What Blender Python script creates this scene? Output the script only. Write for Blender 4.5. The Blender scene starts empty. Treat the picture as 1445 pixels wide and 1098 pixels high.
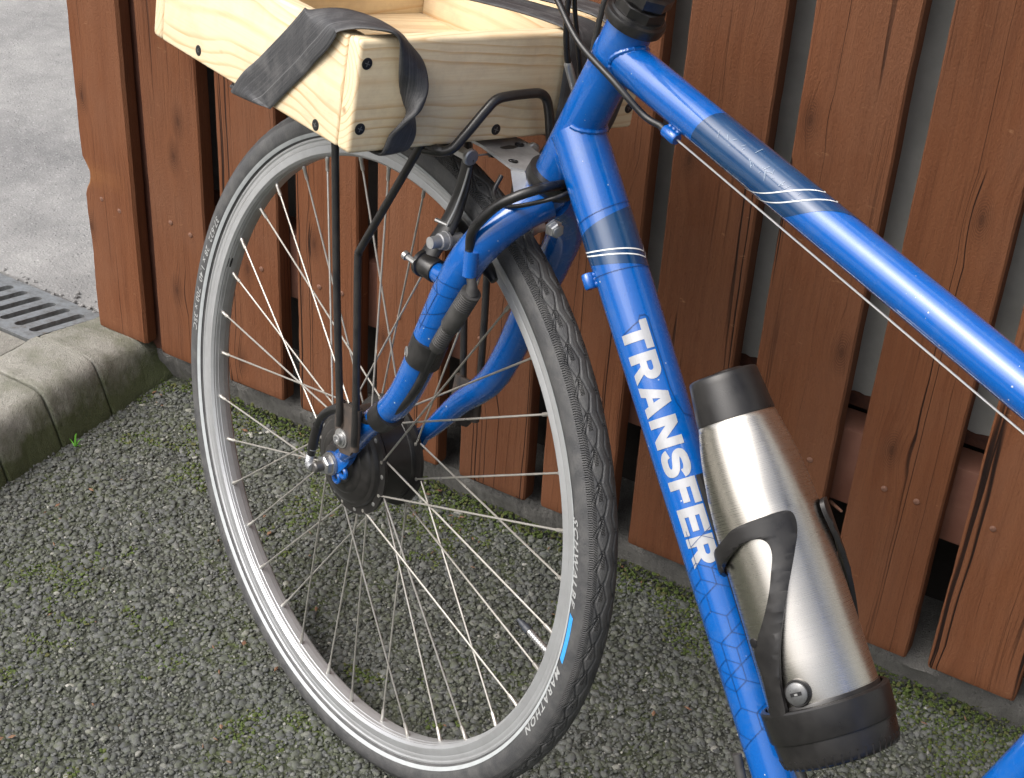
import bpy, bmesh, math, random
import numpy as np
from mathutils import Vector, Matrix, noise as mnoise

random.seed(7); rng = np.random.default_rng(11)
S = bpy.context.scene
COL = S.collection
rad = math.radians

# ------------------------------------------------------------------ camera
CAMH = 1.2017
cam_d = bpy.data.cameras.new('camera'); cam = bpy.data.objects.new('camera', cam_d); COL.objects.link(cam)
RIGHT = Vector((0.848007, 0.527226, 0.054012)); DOWN = Vector((0.319105, -0.426558, -0.846298)); FWD = Vector((-0.423151, 0.734902, -0.529965))
mw = Matrix((RIGHT, -DOWN, -FWD)).transposed().to_4x4(); mw.translation = (0, 0, CAMH)
cam.matrix_world = mw
cam_d.sensor_width = 36.0; cam_d.lens = 2100.0/1445.0*36.0
cam_d.clip_start = 0.02; cam_d.clip_end = 500
S.camera = cam

# ------------------------------------------------------------------ sky, sun, exposure
SUN_EL, SUN_AZ = 52.0, 215.0          # degrees; azimuth measured clockwise from +Y
world = bpy.data.worlds.new('World'); S.world = world; world.use_nodes = True
wn = world.node_tree.nodes; wl = world.node_tree.links
for n in list(wn): wn.remove(n)
sky = wn.new('ShaderNodeTexSky'); sky.sky_type = 'NISHITA'; sky.sun_disc = False
sky.sun_elevation = rad(SUN_EL); sky.sun_rotation = rad(SUN_AZ)
sky.air_density = .8; sky.dust_density = 9.0; sky.ozone_density = 1.0; sky.altitude = 100
bg = wn.new('ShaderNodeBackground'); bg.inputs['Strength'].default_value = 0.15
wo = wn.new('ShaderNodeOutputWorld')
hs_ = wn.new('ShaderNodeHueSaturation'); hs_.inputs['Saturation'].default_value = .45      # overcast: the same sky, greyer
wl.new(sky.outputs[0], hs_.inputs['Color']); wl.new(hs_.outputs[0], bg.inputs['Color']); wl.new(bg.outputs[0], wo.inputs['Surface'])
sun_d = bpy.data.lights.new('sun', 'SUN'); sun = bpy.data.objects.new('sun', sun_d); COL.objects.link(sun)
sun_d.energy = .95; sun_d.angle = rad(68); sun_d.color = (1.0, 0.98, 0.94)
sd = Vector((math.sin(rad(SUN_AZ))*math.cos(rad(SUN_EL)), math.cos(rad(SUN_AZ))*math.cos(rad(SUN_EL)), math.sin(rad(SUN_EL))))
sun.rotation_euler = sd.to_track_quat('Z', 'Y').to_euler(); sun.location = sd*6
S.view_settings.view_transform = 'Standard'; S.view_settings.look = 'None'
S.view_settings.gamma = 1.0; S.view_settings.exposure = 0.62; S.view_settings.use_curve_mapping = False
S.render.engine = 'CYCLES'

# ------------------------------------------------------------------ bike coordinate systems
A3 = lambda *a: np.array(a, float)
WC = A3(-0.734188, 0.998825, 0.344703)                      # front axle centre
Wh = A3(-0.943719, 0.330749, 0.0); Wv_ = A3(0.045418, 0.129591, 0.990527); Wn = A3(-0.327616, -0.934779, 0.137319)
def WW(a, b, o=0.0): return WC + a*Wh + b*Wv_ + o*Wn         # wheel frame: forward, up, towards the viewer
FO = A3(-0.539157, 0.983656, 0.706749)
Fg = A3(0.936171, -0.351545, 0.0); Fu = A3(0.051094, 0.136065, 0.989381); Fn = A3(-0.347812, -0.92623, 0.145342)
def FF(x, y, o=0.0): return FO + x*Fg + y*Fu + o*Fn          # frame plane: rearward, up, towards the viewer
unit = lambda v: v/np.linalg.norm(v)

# ------------------------------------------------------------------ node helper
class M:
    def __init__(s, name, base=(.5,.5,.5), rough=.5, metal=0., coat=0., coat_rough=.05, spec=.5):
        s.m = bpy.data.materials.new(name); s.m.use_nodes = True
        s.t = s.m.node_tree; s.b = s.t.nodes['Principled BSDF']
        s.set(s.b, 'Base Color', (*base, 1)); s.set(s.b, 'Roughness', rough); s.set(s.b, 'Metallic', metal)
        s.set(s.b, 'Coat Weight', coat); s.set(s.b, 'Coat Roughness', coat_rough); s.set(s.b, 'Specular IOR Level', spec)
    def set(s, n, k, v):
        if isinstance(v, bpy.types.NodeSocket): s.t.links.new(v, n.inputs[k])
        else: n.inputs[k].default_value = v
    def n(s, typ, ins=None, **props):
        n = s.t.nodes.new('ShaderNode'+typ)
        for k, v in props.items(): setattr(n, k, v)
        for k, v in (ins or {}).items(): s.set(n, k, v)
        return n
    def coord(s, which='Object'): return s.n('TexCoord').outputs[which]
    def mapping(s, vec, scale=(1,1,1), loc=(0,0,0)):
        return s.n('Mapping', {'Vector': vec, 'Scale': scale, 'Location': loc}).outputs[0]
    def noise(s, vec, scale=5, detail=3, rough=.55, dist=0.):
        return s.n('TexNoise', {'Vector': vec, 'Scale': scale, 'Detail': detail, 'Roughness': rough, 'Distortion': dist}).outputs[0]
    def voro(s, vec, scale=5, feature='F1', rnd=1., out='Distance'):
        n = s.n('TexVoronoi', {'Vector': vec, 'Scale': scale, 'Randomness': rnd}, feature=feature); return n.outputs[out]
    def math(s, op, a, b=0., c=0., clamp=False):
        n = s.n('Math', {0: a, 1: b, 2: c}, operation=op, use_clamp=clamp); return n.outputs[0]
    def ramp(s, fac, stops, interp='LINEAR'):
        n = s.n('ValToRGB', {'Fac': fac}); cr = n.color_ramp; cr.interpolation = interp
        while len(cr.elements) < len(stops): cr.elements.new(.5)
        for e, (p, c) in zip(cr.elements, stops):
            e.position = p; e.color = (c, c, c, 1) if not isinstance(c, (tuple, list)) else (*c, 1)
        return n.outputs[0]
    def mix(s, fac, a, b, mode='MIX'):
        n = s.n('Mix', data_type='RGBA', blend_type=mode)
        for i, v in ((0, fac), (6, a), (7, b)):
            if isinstance(v, bpy.types.NodeSocket): s.t.links.new(v, n.inputs[i])
            else: n.inputs[i].default_value = v if i == 0 else (*v, 1)
        return n.outputs[2]
    def bump(s, h, strength=.3, dist=.002, normal=None):
        n = s.n('Bump', {'Height': h, 'Strength': strength, 'Distance': dist})
        if normal is not None: s.set(n, 'Normal', normal)
        return n.outputs[0]
    def out(s, **kw):
        for k, v in kw.items(): s.set(s.b, k.replace('_', ' '), v)
        return s.m
    def attr(s, name): return s.n('Attribute', attribute_name=name).outputs

MAT = {}
# blue paint with tiny chips and road dirt
def paint(name, base):
    m = M(name, base, .23, 0, 1., .045, .35)
    co = m.coord()
    v = m.n('TexVoronoi', {'Vector': co, 'Scale': 170.}, feature='F1')
    sp = m.math('MULTIPLY', m.math('LESS_THAN', v.outputs['Distance'], m.math('MULTIPLY', m.n('SeparateColor', {0: v.outputs['Color']}).outputs[1], .15)), m.math('GREATER_THAN', m.n('SeparateColor', {0: v.outputs['Color']}).outputs[0], .72))
    clus = m.ramp(m.noise(co, 14, 3), [(.44, 0.), (.56, 1.)])
    sp = m.math('MULTIPLY', sp, clus)
    d = m.ramp(m.noise(co, 45, 6, .75), [(.50, 0.), (.80, .30)])
    c = m.mix(d, base, (.10, .17, .30)); c = m.mix(sp, c, (.55, .55, .5))
    ro = m.ramp(m.noise(co, 60, 5, .7), [(.3, .16), (.8, .40)])
    return m.out(Base_Color=c, Roughness=ro, Normal=m.bump(m.noise(co, 260, 3), .05, .0004))
MAT['blue'] = paint('blue_paint', (.0004, .090, .375))
def simple(key, base, rough, metal=0., coat=0., bump=None, var=None, spec=.5):
    m = M(key, base, rough, metal, coat, .1, spec); co = m.coord()
    if var:
        f = m.noise(co, var[0], 4, .6)
        m.out(Base_Color=m.mix(m.ramp(f, [(.35, 0.), (.7, 1.)]), base, var[1]))
        m.out(Roughness=m.ramp(f, [(.3, max(.05, rough-.08)), (.75, min(1, rough+.12))]))
    if bump: m.out(Normal=m.bump(m.noise(co, bump[0], 3), bump[1], bump[2]))
    MAT[key] = m.m; return m.m
simple('black_metal', (.011, .011, .012), .36, 0, .15, (900, .12, .0006), (90, (.024, .022, .020)))
simple('rust_black', (.035, .033, .032), .6, 0, 0, (500, .3, .0008), (60, (.085, .062, .048)))
simple('black_plastic', (.0125, .012, .0125), .34, 0, 0, (1400, .1, .0003), (60, (.020, .019, .0185)))
simple('black_tape', (.014, .014, .0145), .45, 0, 0, (200, .3, .001), (60, (.028, .027, .026)))
simple('cable', (.010, .010, .011), .33, 0, .1, None, (80, (.018, .018, .018)))
simple('conduit_grey', (.030, .0295, .029), .48, 0, 0, None, (60, (.060, .058, .056)))
simple('motor_black', (.011, .0105, .0105), .38, 0, .1, (700, .12, .0005), (70, (.024, .022, .021)))
simple('zinc', (.46, .47, .48), .36, .8, 0, (500, .1, .0004), (120, (.42, .41, .39)))
simple('axle_steel', (.16, .155, .15), .42, .7)
simple('spoke_steel', (.56, .545, .51), .34, .7, 0, None, (60, (.42, .40, .36)))
simple('dull_alu', (.50, .51, .52), .42, .6, 0, (300, .15, .0006), (45, (.33, .33, .34)))
simple('letter_grey', (.42, .43, .45), .38, .25, .2, None, (120, (.36, .37, .39)))
simple('decal_line', (.002, .038, .155), .35, 0, .3)
simple('decal_band', (.003, .036, .115), .22, 0, .7, None, (30, (.012, .055, .135)))
simple('white_line', (.78, .79, .80), .35)
simple('scratch', (.30, .38, .48), .5)
simple('stripe', (.46, .49, .50), .42, .1, 0, None, (80, (.38, .40, .41)))
simple('tyre_print', (.36, .37, .37), .5)
simple('tyre_blue', (.03, .30, .80), .45, 0, 0, None, (500, (.08, .36, .78)))
simple('valve_cap', (.03, .035, .045), .45)
simple('screw_black', (.02, .02, .022), .35, .4, 0, (900, .2, .0005))
simple('nail_rust', (.20, .10, .065), .7, 0, 0, None, (300, (.12, .055, .035)))
simple('grass', (.10, .30, .03), .5)
simple('leaf', (.17, .10, .055), .8, 0, 0, None, (200, (.13, .05, .03)))
simple('lock_face', (.17, .175, .18), .33, .6, 0, None, (200, (.12, .12, .12)))
simple('red_rubber', (.28, .035, .03), .5)

def m_tyre():
    m = M('tyre_rubber', (.022, .022, .023), .62); uv = m.n('UVMap', uv_map='UVMap').outputs[0]
    sx = m.n('SeparateXYZ', {0: uv}); u, v = sx.outputs[0], sx.outputs[1]      # u: metres round, v: degrees from tread centre
    av = m.math('ABSOLUTE', v)
    ribs = m.math('SINE', m.math('MULTIPLY', u, 6.2832/.0021))
    diag = m.math('SINE', m.math('ADD', m.math('MULTIPLY', u, 6.2832/.0022), m.math('MULTIPLY', av, .62)))
    zone = lambda a, b: m.math('MULTIPLY', m.math('GREATER_THAN', av, a), m.math('LESS_THAN', av, b))
    per = m.math('FRACT', m.math('DIVIDE', u, .02995))
    half = m.math('GREATER_THAN', per, .45)
    h = m.math('ADD', m.math('MULTIPLY', ribs, zone(50., 61.)), m.math('MULTIPLY', diag, m.math('ADD', zone(38., 50.), m.math('MULTIPLY', zone(19., 30.), half))))
    h = m.math('ADD', h, m.math('MULTIPLY', m.noise(m.coord(), 700, 3), .6))
    co = m.coord()
    f = m.noise(co, 60, 5, .65)
    c = m.mix(m.ramp(f, [(.38, 0.), (.75, .8)]), (.055, .056, .059), (.120, .119, .116))
    sp = m.math('GREATER_THAN', m.noise(co, 900, 2), .76)
    c = m.mix(m.math('MULTIPLY', sp, .5), c, (.35, .35, .34))
    return m.out(Base_Color=c, Roughness=m.ramp(f, [(.3, .5), (.8, .72)]), Normal=m.bump(h, .9, .0010))
MAT['tyre'] = m_tyre()
def m_rim():
    m = M('rim_alloy', (.60, .61, .62), .45, .6); uv = m.n('UVMap', uv_map='UVMap').outputs[0]
    sc = m.mapping(uv, (6., 2600., 1)); f = m.noise(sc, 1., 3, .6)
    co = m.coord(); g = m.noise(co, 25, 4, .6)
    c = m.mix(m.ramp(g, [(.35, 0.), (.75, .8)]), (.52, .535, .55), (.37, .375, .38))
    return m.out(Base_Color=c, Roughness=m.ramp(g, [(.3, .36), (.8, .5)]), Normal=m.bump(f, .25, .0003))
MAT['rim'] = m_rim()

def m_pine(name, light, dark, stain):
    m = M(name, light, .62); co = m.coord()
    oi = m.n('ObjectInfo').outputs['Random']
    off = m.n('CombineXYZ', {0: m.math('MULTIPLY', oi, 7.), 1: m.math('MULTIPLY', oi, .011), 2: m.math('MULTIPLY', oi, 3.)}).outputs[0]
    p = m.n('VectorMath', {0: co, 1: off}, operation='ADD').outputs[0]
    x = m.n('SeparateXYZ', {0: co})
    wob = m.noise(m.mapping(p, (4.2, 5., 5.)), 1., 2, .45)
    wob2 = m.noise(m.mapping(p, (16., 60., 60.)), 1., 3, .5)
    yy = m.math('ADD', m.math('ADD', x.outputs[1], m.math('MULTIPLY', m.math('SUBTRACT', wob, .5), .062)), m.math('MULTIPLY', m.math('SUBTRACT', wob2, .5), .0045))
    zz = m.math('ADD', x.outputs[2], .021)
    d = m.math('SQRT', m.math('ADD', m.math('MULTIPLY', yy, yy), m.math('MULTIPLY', m.math('MULTIPLY', zz, zz), 1.6)))
    ph = m.math('FRACT', m.math('MULTIPLY', d, 185.))
    ring = m.ramp(ph, [(0., .0), (.62, .07), (.86, .9), (.93, 1.), (1., .0)])
    fine = m.noise(m.mapping(p, (12., 900., 900.)), 1., 3, .6)
    k = m.math('MULTIPLY', ring, m.ramp(m.noise(m.mapping(p, (10, 40, 40)), 1., 3), [(.3, .35), (.7, 1.)]))
    c = m.mix(m.math('MULTIPLY', k, .85), light, dark)
    c = m.mix(m.math('MULTIPLY', m.ramp(fine, [(.45, 0.), (.75, 1.)]), .22), c, dark)
    st = m.noise(co, 26, 5, .7)
    c = m.mix(m.ramp(st, [(.48, 0.), (.76, .6)]), c, stain)
    v = m.voro(m.mapping(p, (8., 16., 16.)), 1.)
    kn = m.ramp(v, [(.0, 1.), (.045, .9), (.075, 0.)])
    c = m.mix(kn, c, (.30, .15, .06))
    return m.out(Base_Color=c, Roughness=.58, Normal=m.bump(m.math('ADD', fine, m.math('MULTIPLY', ring, .4)), .22, .0006))
MAT['pine'] = m_pine('pine_wood', (.76, .635, .43), (.55, .32, .125), (.52, .41, .275))

def m_fence():
    m = M('brown_stained_timber', (.16, .06, .03), .62); co = m.coord()
    oi = m.n('ObjectInfo').outputs['Random']
    off = m.n('CombineXYZ', {0: m.math('MULTIPLY', oi, 5.), 1: m.math('MULTIPLY', oi, 9.), 2: m.math('MULTIPLY', oi, 23.)}).outputs[0]
    p = m.n('VectorMath', {0: co, 1: off}, operation='ADD').outputs[0]
    # knots bend the grain
    q_ = m.n('SeparateXYZ', {0: p}); kv = m.n('TexVoronoi', {'Vector': m.n('CombineXYZ', {0: m.math('MULTIPLY', q_.outputs[0], 9.), 1: m.math('MULTIPLY', q_.outputs[2], 4.)}).outputs[0], 'Scale': 1., 'Randomness': 1.}, feature='F1', voronoi_dimensions='2D')
    kd = kv.outputs['Distance']
    bend = m.ramp(kd, [(0., 1.), (.22, 0.)])
    warp = m.noise(m.mapping(p, (14., 5., 3.)), 1., 3)
    sx = m.n('SeparateXYZ', {0: p})
    gx = m.math('ADD', m.math('ADD', sx.outputs[0], m.math('MULTIPLY', warp, .016)), m.math('MULTIPLY', bend, .010))
    gp = m.n('CombineXYZ', {0: gx, 1: sx.outputs[1], 2: sx.outputs[2]}).outputs[0]
    grain = m.noise(m.mapping(gp, (420., 420., 14.)), 1., 4, .7)
    grain2 = m.noise(m.mapping(gp, (75., 75., 3.)), 1., 4, .6)
    saw = m.noise(m.mapping(p, (650., 650., 260.)), 1., 3, .7)
    tone = m.noise(m.mapping(p, (7., 7., 3.5)), 1., 5, .65)
    c = m.ramp(grain2, [(.25, (.150, .055, .025)), (.5, (.186, .072, .034)), (.8, (.222, .092, .045))])
    c = m.mix(m.ramp(grain, [(.48, 0.), (.76, .42)]), c, (.085, .032, .016))
    c = m.mix(m.ramp(tone, [(.42, 0.), (.72, .75)]), c, (.205, .098, .060))
    c = m.mix(m.ramp(saw, [(.60, 0.), (.80, .30)]), c, (.26, .125, .070))
    c = m.mix(m.ramp(saw, [(.22, .45), (.42, 0.)]), c, (.060, .022, .012))
    # splits running with the grain
    ck = m.noise(m.mapping(gp, (42., 42., .38), (3.1, 0, 0)), 1., 2., .45)
    ckd = m.math('ABSOLUTE', m.math('SUBTRACT', ck, .5))
    msk = m.ramp(m.noise(m.mapping(p, (26., 26., 1.3), (0, 0, 7)), 1., 2), [(.50, 0.), (.56, 1.)])
    crack = m.math('MULTIPLY', m.ramp(ckd, [(0., 1.), (.0045, .9), (.0085, 0.)]), msk)
    c = m.mix(crack, c, (.012, .006, .005))
    fc = m.noise(m.mapping(gp, (170., 170., 1.1), (0, 0, 3)), 1., 2., .5)
    chk = m.math('MULTIPLY', m.ramp(m.math('ABSOLUTE', m.math('SUBTRACT', fc, .5)), [(0., 1.), (.006, .7), (.014, 0.)]), m.ramp(m.noise(m.mapping(p, (60., 60., 5.), (0, 0, 2)), 1., 3), [(.50, 0.), (.64, .75)]))
    c = m.mix(m.math('MULTIPLY', chk, .7), c, (.040, .016, .010))
    crack = m.math('MAXIMUM', crack, m.math('MULTIPLY', chk, .5))
    bare = m.attr('bare')[2]
    c = m.mix(m.math('MULTIPLY', bare, m.ramp(grain2, [(.3, .55), (.6, 1.)])), c, (.36, .17, .06))
    # knots: dark core with rings
    core = m.ramp(kd, [(.0, 1.), (.016, .9), (.034, .25), (.055, 0.)])
    rings = m.math('MULTIPLY', m.ramp(m.math('FRACT', m.math('MULTIPLY', m.math('ADD', kd, m.math('MULTIPLY', grain2, .03)), 75.)), [(0., 0.), (.7, 1.), (1., 0.)]), m.ramp(kd, [(.05, 1.), (.13, 0.)]))
    sel = m.math('GREATER_THAN', m.n('SeparateColor', {0: kv.outputs['Color']}).outputs[0], .30)
    c = m.mix(m.math('MULTIPLY', m.math('MULTIPLY', core, .6), sel), c, (.055, .022, .013))
    c = m.mix(m.math('MULTIPLY', m.math('MULTIPLY', rings, .7), sel), c, (.06, .025, .014))
    # scuffs down to bare orange wood
    sc = m.noise(m.mapping(p, (24., 24., 70.), (4, 0, 0)), 1., 5, .75)
    br = m.math('ADD', .62, m.math('MULTIPLY', oi, .26))
    c = m.mix(1., c, m.n('CombineXYZ', {0: m.math('MULTIPLY', br, 1.06), 1: m.math('MULTIPLY', br, 1.02), 2: m.math('MULTIPLY', br, .93)}).outputs[0], 'MULTIPLY')
    c = m.mix(m.ramp(sc, [(.66, 0.), (.74, .5)]), c, (.34, .19, .10))
    h = m.math('SUBTRACT', m.math('ADD', m.math('MULTIPLY', grain, .7), m.math('MULTIPLY', grain2, .8)), m.math('MULTIPLY', crack, 2.2))
    h = m.math('ADD', h, m.math('MULTIPLY', saw, 1.1))
    return m.out(Base_Color=c, Roughness=m.ramp(tone, [(.3, .74), (.8, .9)]), Normal=m.bump(h, .6, .0016), Specular_IOR_Level=.22)
MAT['fence'] = m_fence()

def m_concrete(name, base, dark, moss=None, scale=1., mossz=None, grit=1.):
    m = M(name, base, .88); co = m.coord()
    f1 = m.noise(co, 8*scale, 8, .72); f2 = m.noise(co, 90*scale, 5, .7); f3 = m.noise(co, 420*scale, 3, .6)
    c = m.mix(m.ramp(f1, [(.32, 0.), (.70, 1.)]), base, dark)
    c = m.mix(m.ramp(f2, [(.5, 0.), (.75, .6*grit)]), c, tuple(x*.45 for x in base))
    c = m.mix(m.ramp(f3, [(.60, 0.), (.72, .55)]), c, tuple(min(.75, x*1.7) for x in base))
    v = m.voro(co, 150*scale)
    c = m.mix(m.ramp(v, [(.06, .7*grit), (.13, 0.)]), c, tuple(x*.3 for x in base))
    if moss:
        z = m.n('SeparateXYZ', {0: co}).outputs[2]
        k = m.math('ADD', m.ramp(m.noise(co, 17, 5, .7), [(.32, -.5), (.70, .75)]), 0.)
        if mossz: k = m.math('ADD', m.math('SUBTRACT', m.math('MULTIPLY', m.noise(co, 17, 5, .7), 2.3), .95), m.math('MULTIPLY', m.math('SUBTRACT', mossz, z), 16.))
        k = m.math('MULTIPLY', m.math('ADD', k, 0., clamp=True), .92)
        c = m.mix(k, c, moss)
    f4 = m.noise(co, 800*scale, 2, .6)
    c = m.mix(m.ramp(f4, [(.30, .65*grit), (.44, 0.)]), c, tuple(x*.35 for x in base))
    h = m.math('ADD', m.math('ADD', m.math('MULTIPLY', f2, .9), m.math('MULTIPLY', f3, 1.0)), m.math('MULTIPLY', m.ramp(v, [(.05, 0.), (.2, 1.)]), .9))
    return m.out(Base_Color=c, Normal=m.bump(h, .4+.6*grit, .0030))
MAT['yard'] = m_concrete('yard_concrete', (.30, .297, .29), (.14, .14, .142), None, .55, None, .4)
MAT['kerb'] = m_concrete('kerb_concrete', (.38, .37, .33), (.26, .255, .222), (.058, .074, .014), 1.4, .072)
MAT['slab'] = m_concrete('slab_concrete', (.38, .37, .33), (.28, .27, .24), None, 1.2)
MAT['plinth'] = m_concrete('plinth_concrete', (.19, .185, .172), (.085, .083, .078), (.06, .072, .02), 1.5, -.012)

def m_ground():
    m = M('asphalt_binder', (.05, .05, .048), .95); co = m.coord()
    f = m.noise(co, 190, 4, .7); g = m.noise(co, 7, 4, .6)
    vs = m.n('TexVoronoi', {'Vector': co, 'Scale': 150.}, feature='F1'); vr_ = m.n('SeparateColor', {0: vs.outputs['Color']}).outputs[0]
    c = m.mix(m.ramp(f, [(.35, 0.), (.7, 1.)]), m.ramp(vr_, [(0., (.030, .032, .028)), (.6, (.075, .079, .072)), (1., (.16, .16, .15))]), (.045, .050, .036))
    c = m.mix(m.ramp(vs.outputs['Distance'], [(.42, 0.), (.62, .8)]), c, (.018, .020, .014))
    k = m.math('MULTIPLY', m.ramp(g, [(.42, 0.), (.62, 1.)]), m.ramp(m.noise(co, 60, 4, .7), [(.42, .1), (.62, .9)]))
    c = m.mix(m.math('MULTIPLY', k, .8), c, (.062, .085, .014))
    return m.out(Base_Color=c, Normal=m.bump(m.math('SUBTRACT', m.math('MULTIPLY', f, .5), vs.outputs['Distance']), .9, .004))
MAT['asphalt'] = m_ground()
def m_stone():
    m = M('asphalt_stone', (.13, .13, .13), .82); co = m.coord()
    t = m.attr('tint')[2]
    c = m.ramp(t, [(0., (.044, .047, .048)), (.45, (.088, .093, .093)), (.76, (.132, .136, .130)), (.90, (.22, .22, .20)), (1., (.45, .44, .40))])
    f = m.noise(co, 420, 4, .7)
    c = m.mix(m.ramp(f, [(.40, 0.), (.75, .55)]), c, (.055, .056, .050))
    g = m.noise(co, 9, 4, .6); l = m.noise(co, 130, 4, .6)
    k = m.math('MULTIPLY', m.ramp(g, [(.34, .30), (.62, 1.)]), m.ramp(l, [(.40, 0.), (.64, .72)]))
    c = m.mix(k, c, (.066, .078, .032))
    return m.out(Base_Color=c, Roughness=m.ramp(f, [(.3, .7), (.8, .92)]), Normal=m.bump(f, .5, .0008))
MAT['stone'] = m_stone()
def m_moss():
    m = M('moss', (.06, .10, .012), .9); co = m.coord()
    f = m.noise(co, 420, 3, .7); t = m.attr('tint')[2]
    c = m.mix(m.ramp(f, [(.35, 0.), (.7, 1.)]), (.030, .047, .009), (.098, .138, .024))
    c = m.mix(m.ramp(t, [(.6, 0.), (1., .7)]), c, (.095, .082, .030))
    return m.out(Base_Color=c, Normal=m.bump(f, .9, .002))
MAT['moss'] = m_moss()
def m_galv():
    m = M('galvanised_iron', (.36, .38, .40), .48, .75); co = m.coord()
    f = m.noise(co, 60, 5, .7); c = m.mix(m.ramp(f, [(.35, 0.), (.7, 1.)]), (.40, .42, .43), (.21, .21, .205))
    r = m.ramp(m.noise(co, 30, 5, .7), [(.60, 0.), (.74, .5)])
    c = m.mix(r, c, (.23, .16, .11))
    return m.out(Base_Color=c, Roughness=m.ramp(f, [(.3, .42), (.8, .66)]), Normal=m.bump(f, .3, .0012))
MAT['galv'] = m_galv()
def m_butyl():
    m = M('butyl_rubber', (.035, .036, .039), .46); co = m.coord(); uv = m.n('UVMap', uv_map='UVMap').outputs[0]
    f = m.noise(m.mapping(uv, (9., 60., 1)), 1., 5, .65); g = m.noise(co, 40, 4, .6)
    c = m.mix(m.ramp(f, [(.45, 0.), (.75, .8)]), (.030, .031, .034), (.115, .115, .12))
    c = m.mix(m.ramp(g, [(.46, 0.), (.75, .6)]), c, (.14, .138, .136))
    vv = m.n('SeparateXYZ', {0: uv}).outputs[1]
    seam = m.math('MULTIPLY', m.math('LESS_THAN', m.math('ABSOLUTE', m.math('SUBTRACT', vv, .31)), .007), .6)
    c = m.mix(seam, c, (.17, .17, .175))
    h = m.math('ADD', m.noise(co, 500, 3), m.math('MULTIPLY', seam, 2.))
    return m.out(Base_Color=c, Roughness=m.ramp(g, [(.3, .48), (.8, .68)]), Normal=m.bump(m.math('ADD', h, m.math('MULTIPLY', m.noise(m.mapping(uv, (60., 6., 1)), 1., 3), 2.)), .3, .0010))
MAT['butyl'] = m_butyl()
def m_steel():
    m = M('brushed_stainless', (.66, .63, .58), .27, 1.); uv = m.n('UVMap', uv_map='UVMap').outputs[0]
    f = m.noise(m.mapping(uv, (5., 2600., 1)), 1., 3, .6); co = m.coord(); g = m.noise(co, 30, 4, .6)
    c = m.mix(m.ramp(g, [(.4, 0.), (.8, .4)]), (.66, .63, .58), (.52, .485, .43))
    sp = m.math('GREATER_THAN', m.noise(co, 420, 1), .80)
    c = m.mix(m.math('MULTIPLY', sp, .6), c, (.85, .85, .85))
    return m.out(Base_Color=c, Roughness=m.ramp(f, [(.3, .25), (.75, .33)]), Normal=m.bump(f, .035, .0003), Anisotropic=.4)
MAT['steel'] = m_steel()
def m_sheet():
    m = M('grey_sheet', (.20, .205, .20), .5, .1); co = m.coord()
    f = m.noise(co, 9, 5, .65); c = m.mix(m.ramp(f, [(.35, 0.), (.7, 1.)]), (.50, .51, .49), (.34, .345, .33))
    v = m.n('TexVoronoi', {'Vector': co, 'Scale': 38.}, feature='F1')
    sp = m.math('MULTIPLY', m.math('LESS_THAN', v.outputs['Distance'], .10), m.math('GREATER_THAN', m.n('SeparateColor', {0: v.outputs['Color']}).outputs[1], .72))
    c = m.mix(m.math('MULTIPLY', sp, .9), c, (.02, .018, .016))
    return m.out(Base_Color=c, Normal=m.bump(m.noise(co, 120, 3), .15, .001))
MAT['sheet'] = m_sheet()
simple('gap_shade', (.022, .018, .016), .9, 0, 0, (60, .5, .004), (20, (.04, .034, .03)))  # near-black colour of the added backing, stands in for shade in the fence gaps
simple('rail_wood', (.125, .050, .032), .7, 0, 0, (150, .4, .0012), (25, (.165, .075, .05)))
simple('rust_edge', (.06, .025, .018), .85, 0, 0, (200, .6, .002), (60, (.12, .045, .025)))

# ------------------------------------------------------------------ mesh helpers
def pnt(v): return Vector((float(v[0]), float(v[1]), float(v[2])))
def link(name, me, mat=None, parent=None, loc=None, mw=None):
    o = bpy.data.objects.new(name, me); COL.objects.link(o)
    if mat is not None:
        for mm in (mat if isinstance(mat, (list, tuple)) else [mat]): me.materials.append(MAT[mm])
    if parent is not None:
        o.parent = parent
        if parent.type == 'EMPTY': o.matrix_parent_inverse = Matrix.Translation(-Vector(parent['base']))
    if mw is not None: o.matrix_basis = mw
    elif loc is not None: o.location = loc
    return o
def thing(name, label, cat, base, group=None):
    o = bpy.data.objects.new(name, None); COL.objects.link(o)
    o.empty_display_size = .05; o.location = pnt(base); o['base'] = [float(x) for x in base]
    o['label'] = label; o['category'] = cat
    if group: o['group'] = group
    return o
def npmesh(name, V, Fc, uv=None, smooth=True, sharp=40):
    V = np.asarray(V, np.float32); me = bpy.data.meshes.new(name)
    if isinstance(Fc, np.ndarray):
        k = Fc.shape[1]; nf = len(Fc)
        me.vertices.add(len(V)); me.vertices.foreach_set('co', V.ravel())
        me.loops.add(nf*k); me.loops.foreach_set('vertex_index', Fc.astype(np.int32).ravel())
        me.polygons.add(nf); me.polygons.foreach_set('loop_start', np.arange(0, nf*k, k, dtype=np.int32))
        me.polygons.foreach_set('loop_total', np.full(nf, k, np.int32))
        me.update(calc_edges=True)
    else:
        me.from_pydata([tuple(map(float, v)) for v in V], [], Fc); me.update()
    if uv is not None:
        l = me.uv_layers.new(name='UVMap'); idx = np.zeros(len(me.loops), np.int32); me.loops.foreach_get('vertex_index', idx)
        l.data.foreach_set('uv', np.asarray(uv, np.float32)[idx].ravel())
    if smooth:
        me.shade_smooth()
        if sharp: me.set_sharp_from_angle(angle=rad(sharp))
    return me
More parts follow.
